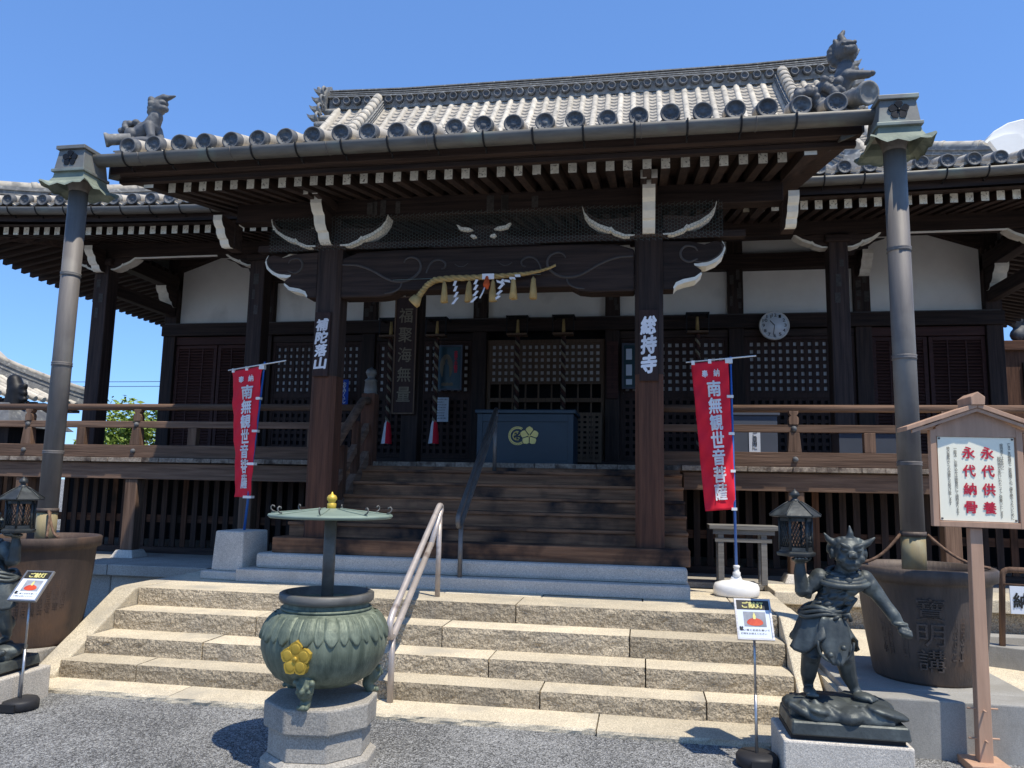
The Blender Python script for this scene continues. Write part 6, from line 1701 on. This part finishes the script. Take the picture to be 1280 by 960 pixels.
# ---- sacred rope
t = thing('sacred_rope', (0, 7.40, 3.4), 'twisted straw rope with tassels and white paper streamers on the beam', 'straw rope')
cp = [(-.665, 3.47, .062), (-.62, 3.54, .05), (-.56, 3.62, .046), (-.48, 3.67, .046), (-.3, 3.685, .046), (-.1, 3.685, .043), (.1, 3.69, .040), (.3, 3.70, .034), (.45, 3.71, .028), (.6, 3.735, .022), (.70, 3.765, .018), (.755, 3.79, .018)]
def cpt(f):
    x = f * (len(cp) - 1); i = min(int(x), len(cp) - 2); g = x - i
    return tuple(cp[i][k] * (1 - g) + cp[i + 1][k] * g for k in range(3))
for k in range(3):
    b = B(); pts = []; rs = []
    for i in range(150):
        f = i / 149; x, z, r_ = cpt(f); a = i * .42 + k * 2.094
        r_ *= .70; pts.append((x, 7.395 + r_ * .5 * math.cos(a), z + r_ * .5 * math.sin(a))); rs.append(r_ * .6)
    b.tube(pts, rs, 7); b.build('rope_strand', 'straw', t, fix=False)
B().tube([(-.655, 7.395, 3.50), (-.69, 7.395, 3.44), (-.705, 7.395, 3.425)], [.045, .066, .058], 12).build('rope_end', 'straw', t)
B().tube([(-.95, 7.46, 3.70), (.6, 7.46, 3.72)], .004, 5).build('hanging_wire', 'wire', t)
for x in (-.375, -.12, .125, .335, .535):
    z = 3.655 if x < .3 else 3.675
    b = B(); b.lathe([(.008, z), (.022, z - .03), (.026, z - .06), (.034, z - .13), (.042, z - .22), (.030, z - .225)], (x, 7.385, 0), 9)
    for i in range(len(b.v)): b.v[i] = (b.v[i][0] + random.uniform(-.004, .004), b.v[i][1], b.v[i][2] + random.uniform(-.006, .006))
    b.build('straw_tassel', 'straw', t)
def shide(x, z, tilt):
    b = B(); p = Vector((x, 7.375, z)); w_ = .028
    cur = [(q_ * .85, v_ * .85) for q_, v_ in [(0, 0), (-.02, -.06), (.012, -.065), (-.012, -.13), (.025, -.135), (-.01, -.20), (.03, -.205), (-.03, -.285)]]
    for i in range(4):
        x0, z0 = cur[2 * i]; x1, z1 = cur[2 * i + 1]
        y = 7.372 - .006 * (i % 2); rt = lambda q, v: (x + (q * math.cos(tilt) - v * math.sin(tilt)), y, z + (q * math.sin(tilt) + v * math.cos(tilt)))
        b.hexa([rt(x0, z0), rt(x0 + w_, z0), rt(x1 + w_, z1), rt(x1, z1)], [(q[0], q[1] + .002, q[2]) for q in (rt(x0, z0), rt(x0 + w_, z0), rt(x1 + w_, z1), rt(x1, z1))])
    b.build('paper_streamer', 'cloth_white', t)
shide(-.27, 3.65, .0); shide(-.05, 3.66, -.12); shide(.225, 3.66, -.35); shide(.40, 3.70, -1.25)
B().box(.02, .14, 7.35, 7.37, 3.655, 3.71).build('paper_band', 'cloth_white', t)
b = B(); limb(b, [Vector((.07, 7.36, 3.67)), Vector((.065, 7.355, 3.60)), Vector((.075, 7.355, 3.56))], [.02, .034, .012], 8); b.build('orange_charm', 'orange', t)
B().tube([(.05, 7.36, 3.58), (.03, 7.355, 3.52), (.0, 7.355, 3.46)], .008, 6).build('charm_cord', 'paper_white', t)
# ---- wooden table beside the stair
t = thing('side_table', (2.66, 8.9, .612), 'grey weathered wooden side table under the veranda behind the banner base', 'table')
B().box(2.30, 3.02, 8.52, 8.86, 1.19, 1.235).build('table_top', 'table', t, bev=.004)
for x in (2.42, 2.86):
    for y in (8.58, 8.80): B().box(x - .03, x + .03, y - .025, y + .025, .6245, 1.19).build('leg', 'table', t, bev=.003)
B().box(2.36, 2.94, 8.55, 8.57, 1.06, 1.10).build('stretcher', 'table', t); B().box(2.34, 2.97, 8.545, 8.565, 1.14, 1.188).build('apron', 'table', t)

# ---- tile beasts on the porch roof corners
def beast(name, loc, rz, label, kind):
    b = B(); V = lambda x, y, z: Vector((x, y, z)); random.seed(9 if kind else 14)
    if kind == 0:      # lion braced on its forelegs, tail and mane in curls, head thrown up
        ball(b, V(0, .0, .05), (.20, .13, .06), 8)
        limb(b, [V(-.12, 0, .14), V(-.02, 0, .18), V(.06, 0, .22), V(.10, 0, .30)], [.075, .08, .075, .06])
        limb(b, [V(.08, -.05, .2), V(.12, -.06, .1), V(.10, -.06, .04)], [.045, .035, .035]); limb(b, [V(.08, .05, .2), V(.12, .06, .1), V(.10, .06, .04)], [.045, .035, .035])
        limb(b, [V(-.1, -.06, .14), V(-.12, -.08, .06)], [.06, .04]); limb(b, [V(-.1, .06, .14), V(-.12, .08, .06)], [.06, .04])
        for k in range(40): a = random.uniform(0, 6.28); ball(b, V(-.15 + random.uniform(-.06, .07), .08 * math.cos(a), .19 + .08 * math.sin(a)), random.uniform(.022, .036), 6)
        ball(b, V(.11, 0, .39), (.075, .07, .075), 9); ball(b, V(.175, 0, .37), (.045, .045, .032), 7); ball(b, V(.165, 0, .42), (.05, .045, .03), 7)
        for k in range(12): a = k * .52; ball(b, V(.07 + .02 * math.cos(a * 2), .06 * math.cos(a), .40 + .07 * math.sin(a)), .03, 6)
        limb(b, [V(.12, 0, .45), V(.17, 0, .475), V(.23, 0, .468), V(.29, 0, .475)], [.045, .035, .022, .009])
    else:              # lion with a raised leg and big curled mane
        for k in range(70): x = random.uniform(-.26, .06); ball(b, V(x, random.uniform(-.13, .08), random.uniform(.05, .30 + x * .3)), random.uniform(.022, .042), 6)
        limb(b, [V(-.15, 0, .10), V(-.02, 0, .17), V(.08, 0, .26), V(.10, 0, .36)], [.08, .09, .08, .065])
        limb(b, [V(.1, -.05, .28), V(.17, -.07, .27), V(.24, -.07, .265)], [.05, .035, .03]); ball(b, V(.265, -.07, .27), (.03, .03, .022), 6)
        limb(b, [V(.1, .05, .30), V(.15, .06, .33), V(.18, .06, .38)], [.045, .035, .03])
        limb(b, [V(.02, -.06, .14), V(.06, -.09, .05)], [.055, .04]); limb(b, [V(-.12, -.06, .10), V(-.10, -.10, .03)], [.055, .04])
        ball(b, V(.105, -.01, .50), (.085, .085, .085), 9); ball(b, V(.125, -.075, .47), (.055, .045, .035), 7); ball(b, V(.12, -.08, .52), (.045, .03, .02), 6)
        for s_ in (-1, 1): ball(b, V(.115 + .04 * s_, -.085, .525), .018, 6); ball(b, V(.115 + .03 * s_, -.105, .48), .015, 6)
        for k in range(16): a = k * .4; ball(b, V(.08 + .075 * math.cos(a), .03, .50 + .08 * math.sin(a)), .036, 6)
        limb(b, [V(.09, 0, .57), V(.075, 0, .63), V(.095, 0, .665)], [.04, .026, .016]); limb(b, [V(.05, 0, .55), V(.03, 0, .60)], [.03, .015])
    me = sculpt_mesh(b, .0075, 0, name); me.materials.clear(); me.materials.append(M['tile_dark'])
    o = link(name, me, None, loc=loc); o.rotation_euler = (0, 0, rz); tag(o, label, 'roof ornament')
    return o
o = beast('roof_beast', (-3.27, 6.55, 4.83), R(-8), 'dark tile lion with head thrown up on the left porch roof corner', 0); o.scale = (1.12,) * 3
o = beast('roof_beast', (3.20, 6.50, 4.76), R(-4), 'dark tile lion with curled mane and raised paw on the right porch roof corner', 1); o.scale = (1.12,) * 3

# ---- pipe barrier with a sign at the right edge
t = thing('pipe_barrier', (4.5, 6.6, .30), 'brown pipe barrier with a small white sign at the right frame edge', 'barrier')
B().tube(bend([(4.31, 6.65, .29), (4.35, 6.65, 1.035), (5.2, 6.5, 1.035), (5.2, 6.5, .29)]), .022, 10).build('pipe_frame', 'rail_z', t)
B().box(4.375, 4.95, 6.60, 6.61, .71, .915).build('sign_plate', 'paper_white', t)
B().tube([(4.345, 6.63, .925), (5.19, 6.49, .925)], .008, 6).build('sign_hanger', 'rail_x', t)
b = B()
for i, ch in enumerate('納骨堂'): letter('character', ch, rect_fn(4.395 + .14 * i, 4.505 + .14 * i, .755, .865, 6.597), 'ink', t, .03)
# ================================================================ far surroundings
# neighbouring temple building at the left: slope facing the court, hip ridge, rolls
nb = thing('side_building', (-16.5, 20, 0), 'tiled side building seen under the left eave behind the railing', 'building')
XE, ZE = -14.5, 3.66
prof = lambda s: ZE + .34 * s + .075 * s * s
b = B(); ys = [12 + .4 * i for i in range(21)]
b_v = []
for y in ys:
    for k in range(9): s = 5.2 * k / 8; b_v.append((XE - s, y, prof(s) - .02))
b.add(b_v, [(i * 9 + k, i * 9 + k + 1, (i + 1) * 9 + k + 1, (i + 1) * 9 + k) for i in range(len(ys) - 1) for k in range(8)])
rf = b.build('roof', 'tile_pan', nb, fix=False)
y = 12.1; i = 0
while y < 19.95:
    L = 5.1 if y < 14.9 else max(.15, 20.15 - y)
    pts = [(XE + .05 - L * k / 8, y, prof(L * k / 8) + .02) for k in range(9)]
    B().tube(pts, .078, 8).build('round_tile_row', 'tile', rf); y += .30
pth = [(XE + .1 - s, 20.05 - s, prof(s) + .05) for s in [.65 * k for k in range(9)]]
b = B(); ridge_layers(b, pth, 0, [(-.1, .14, .16), (.14, .17, .18), (.17, .26, .14), (.26, .29, .17), (.29, .36, .12)])
hr_ = b.build('hip_ridge', 'tile_mid', nb); b = B(); b.tube([(p[0], p[1], p[2] + .40) for p in pth], .085, 10); b.build('ridge_cap', 'tile', hr_)
b = B(); vs = []
for k in range(9):
    s = 5.2 * k / 8; vs += [(XE - s, 20.0 - s, prof(s)), (XE - s, 28, prof(s))]
b.box(XE - 6, XE - .9, 12, 19.2, 0, 3.55); b.build('wall', 'dark_z', nb)
b = B(); b.box(XE - 6, XE - .05, 12, 19.9, 3.46, 3.54); b.build('eave_soffit', 'dark_x', nb)
for k in range(26): B().box(XE - 1.0, XE - .02, 12.2 + .3 * k, 12.28 + .3 * k, 3.545, 3.61).build('rafter', 'dark_x', nb)
# a closer roof with dark ornament, far left under the veranda rail
ob = thing('lantern_house', (-10.2, 13.5, 0), 'small dark shrine roof with tile ornament at the far left edge', 'shrine')
b = B(); b.hexa([(-12.0, 12.7, 2.55), (-10.15, 12.7, 2.55), (-10.15, 14.4, 2.55), (-12.0, 14.4, 2.55)], [(-11.5, 13.2, 3.05), (-10.7, 13.2, 3.05), (-10.7, 13.9, 3.05), (-11.5, 13.9, 3.05)]); b.build('roof', 'tile_dark', ob, bev=.02)
b = B(); limb(b, [Vector((-10.75, 13.4, 3.0)), Vector((-10.72, 13.4, 3.3)), Vector((-10.8, 13.4, 3.5))], [.2, .18, .14]); 
for k in range(14): ball(b, Vector((-10.68 + .18 * math.cos(k), 13.35, 3.12 + .02 * k)), .07, 6)
me = sculpt_mesh(b, .03, 1, 'ridge_beast'); me.materials.clear(); me.materials.append(M['black_iron']); link('ridge_beast', me, ob, loc=-worg(ob))
B().box(-11.7, -10.4, 12.95, 14.2, 0, 2.55).build('wall', 'dark_z', ob)

# trees behind the veranda
def tree(loc, h, r, label, seed, n=4200, leaf=.11):
    t = thing('garden_tree', loc, label, 'tree', 'trees behind the hall')
    x, y, z = loc; rnd = random.Random(seed)
    b = B(); b.tube([(x, y, z), (x + .1, y, z + h * .35), (x, y, z + h * .6)], [.16, .12, .06], 9)
    cents = []
    for k in range(11):
        a = rnd.uniform(0, 6.28); rr = r * rnd.uniform(.3, .85); c = Vector((x + rr * math.cos(a), y + rr * math.sin(a), z + h * rnd.uniform(.45, .95)))
        cents.append((c, r * rnd.uniform(.28, .5))); b.tube([(x + .05, y, z + h * rnd.uniform(.3, .55)), tuple(c)], [.05, .015], 6)
    b.build('trunk', 'bark', t)
    b = B(); vs = []; fs = []
    for k in range(n):
        c, cr_ = rnd.choice(cents)
        d = Vector((rnd.gauss(0, 1), rnd.gauss(0, 1), rnd.gauss(0, 1))).normalized() * cr_ * rnd.uniform(.4, 1.05)
        p = c + d; a1 = Vector((rnd.uniform(-1, 1), rnd.uniform(-1, 1), rnd.uniform(-.6, .6))).normalized(); a2 = a1.cross(Vector((rnd.uniform(-1, 1), rnd.uniform(-1, 1), rnd.uniform(-1, 1)))).normalized()
        l_ = leaf * rnd.uniform(.6, 1.2); o = len(vs)
        vs += [p - a1 * l_, p + a2 * l_ * .4, p + a1 * l_, p - a2 * l_ * .4]; fs.append((o, o + 1, o + 2, o + 3))
    b.add(vs, fs); b.build('crown', 'leaf_a', t, fix=False)
tree((-13.0, 20.5, 0), 3.55, 1.5, 'leafy green tree seen through the railing beside the dark veranda pillar', 1)
tree((-11.5, 21.5, 0), 4.75, .8, 'taller pale green tree beside the corner pillar of the hall', 2, 2600, .12)
tree((-15.3, 24.5, 0), 3.9, 1.5, 'low green tree beyond the tip of the side building roof', 3, 1600)
# white outbuilding behind the trees
hs = thing('distant_house', (-16, 30, 0), 'pale grey distant house wall behind the green trees', 'house')
B().box(-18.5, -14.6, 30, 34, 0, 4.0).build('wall', 'concrete', hs)
b = B(); b.prism([(-18.9, 4.0), (-14.2, 4.0), (-16.5, 5.0)], 'y', 29.6, 34.4); b.build('roof', 'tile_dark', hs)
# wall of another building under the right eave
rt = thing('side_gate', (11, 17, 0), 'weathered timber gate building at the right frame edge', 'building')
B().box(8.6, 13, 17.0, 17.3, 0, 4.55).build('wall', 'brown_z', rt)
B().box(8.4, 13.2, 16.9, 17.4, 4.55, 4.75).build('top_beam', 'brown_x', rt, bev=.01)
B().box(9.25, 10.6, 16.95, 17.0, 3.55, 4.3).build('window_opening', 'dark_void', rt)
b = B(); random.seed(6)
for k in range(16): ball(b, Vector((9.15 + .35 * random.random() * (1 + k / 12), 17.1, 4.8 + .05 * k * random.random() + .1)), random.uniform(.09, .18), 6)
limb(b, [Vector((9.6, 17.1, 4.75)), Vector((9.65, 17.1, 5.2)), Vector((9.7, 17.1, 5.5))], [.25, .26, .18])
me = sculpt_mesh(b, .03, 1, 'ridge_beast'); me.materials.clear(); me.materials.append(M['tile_dark']); link('ridge_beast', me, rt, loc=-worg(rt))
# overhead wires
for dz, lab in ((0, 'upper thin overhead wire crossing the sky behind the left pillar'), (-.22, 'lower thin overhead wire crossing the sky behind the left pillar')):
    o = B().tube(sag((-40, 32, 6.25 + dz), (-8, 32, 6.2 + dz), .15, 14), .014, 5).build('overhead_wire', 'black_iron', org=(-40, 32, 6 + dz)); tag(o, lab, 'wire', 'overhead wires')
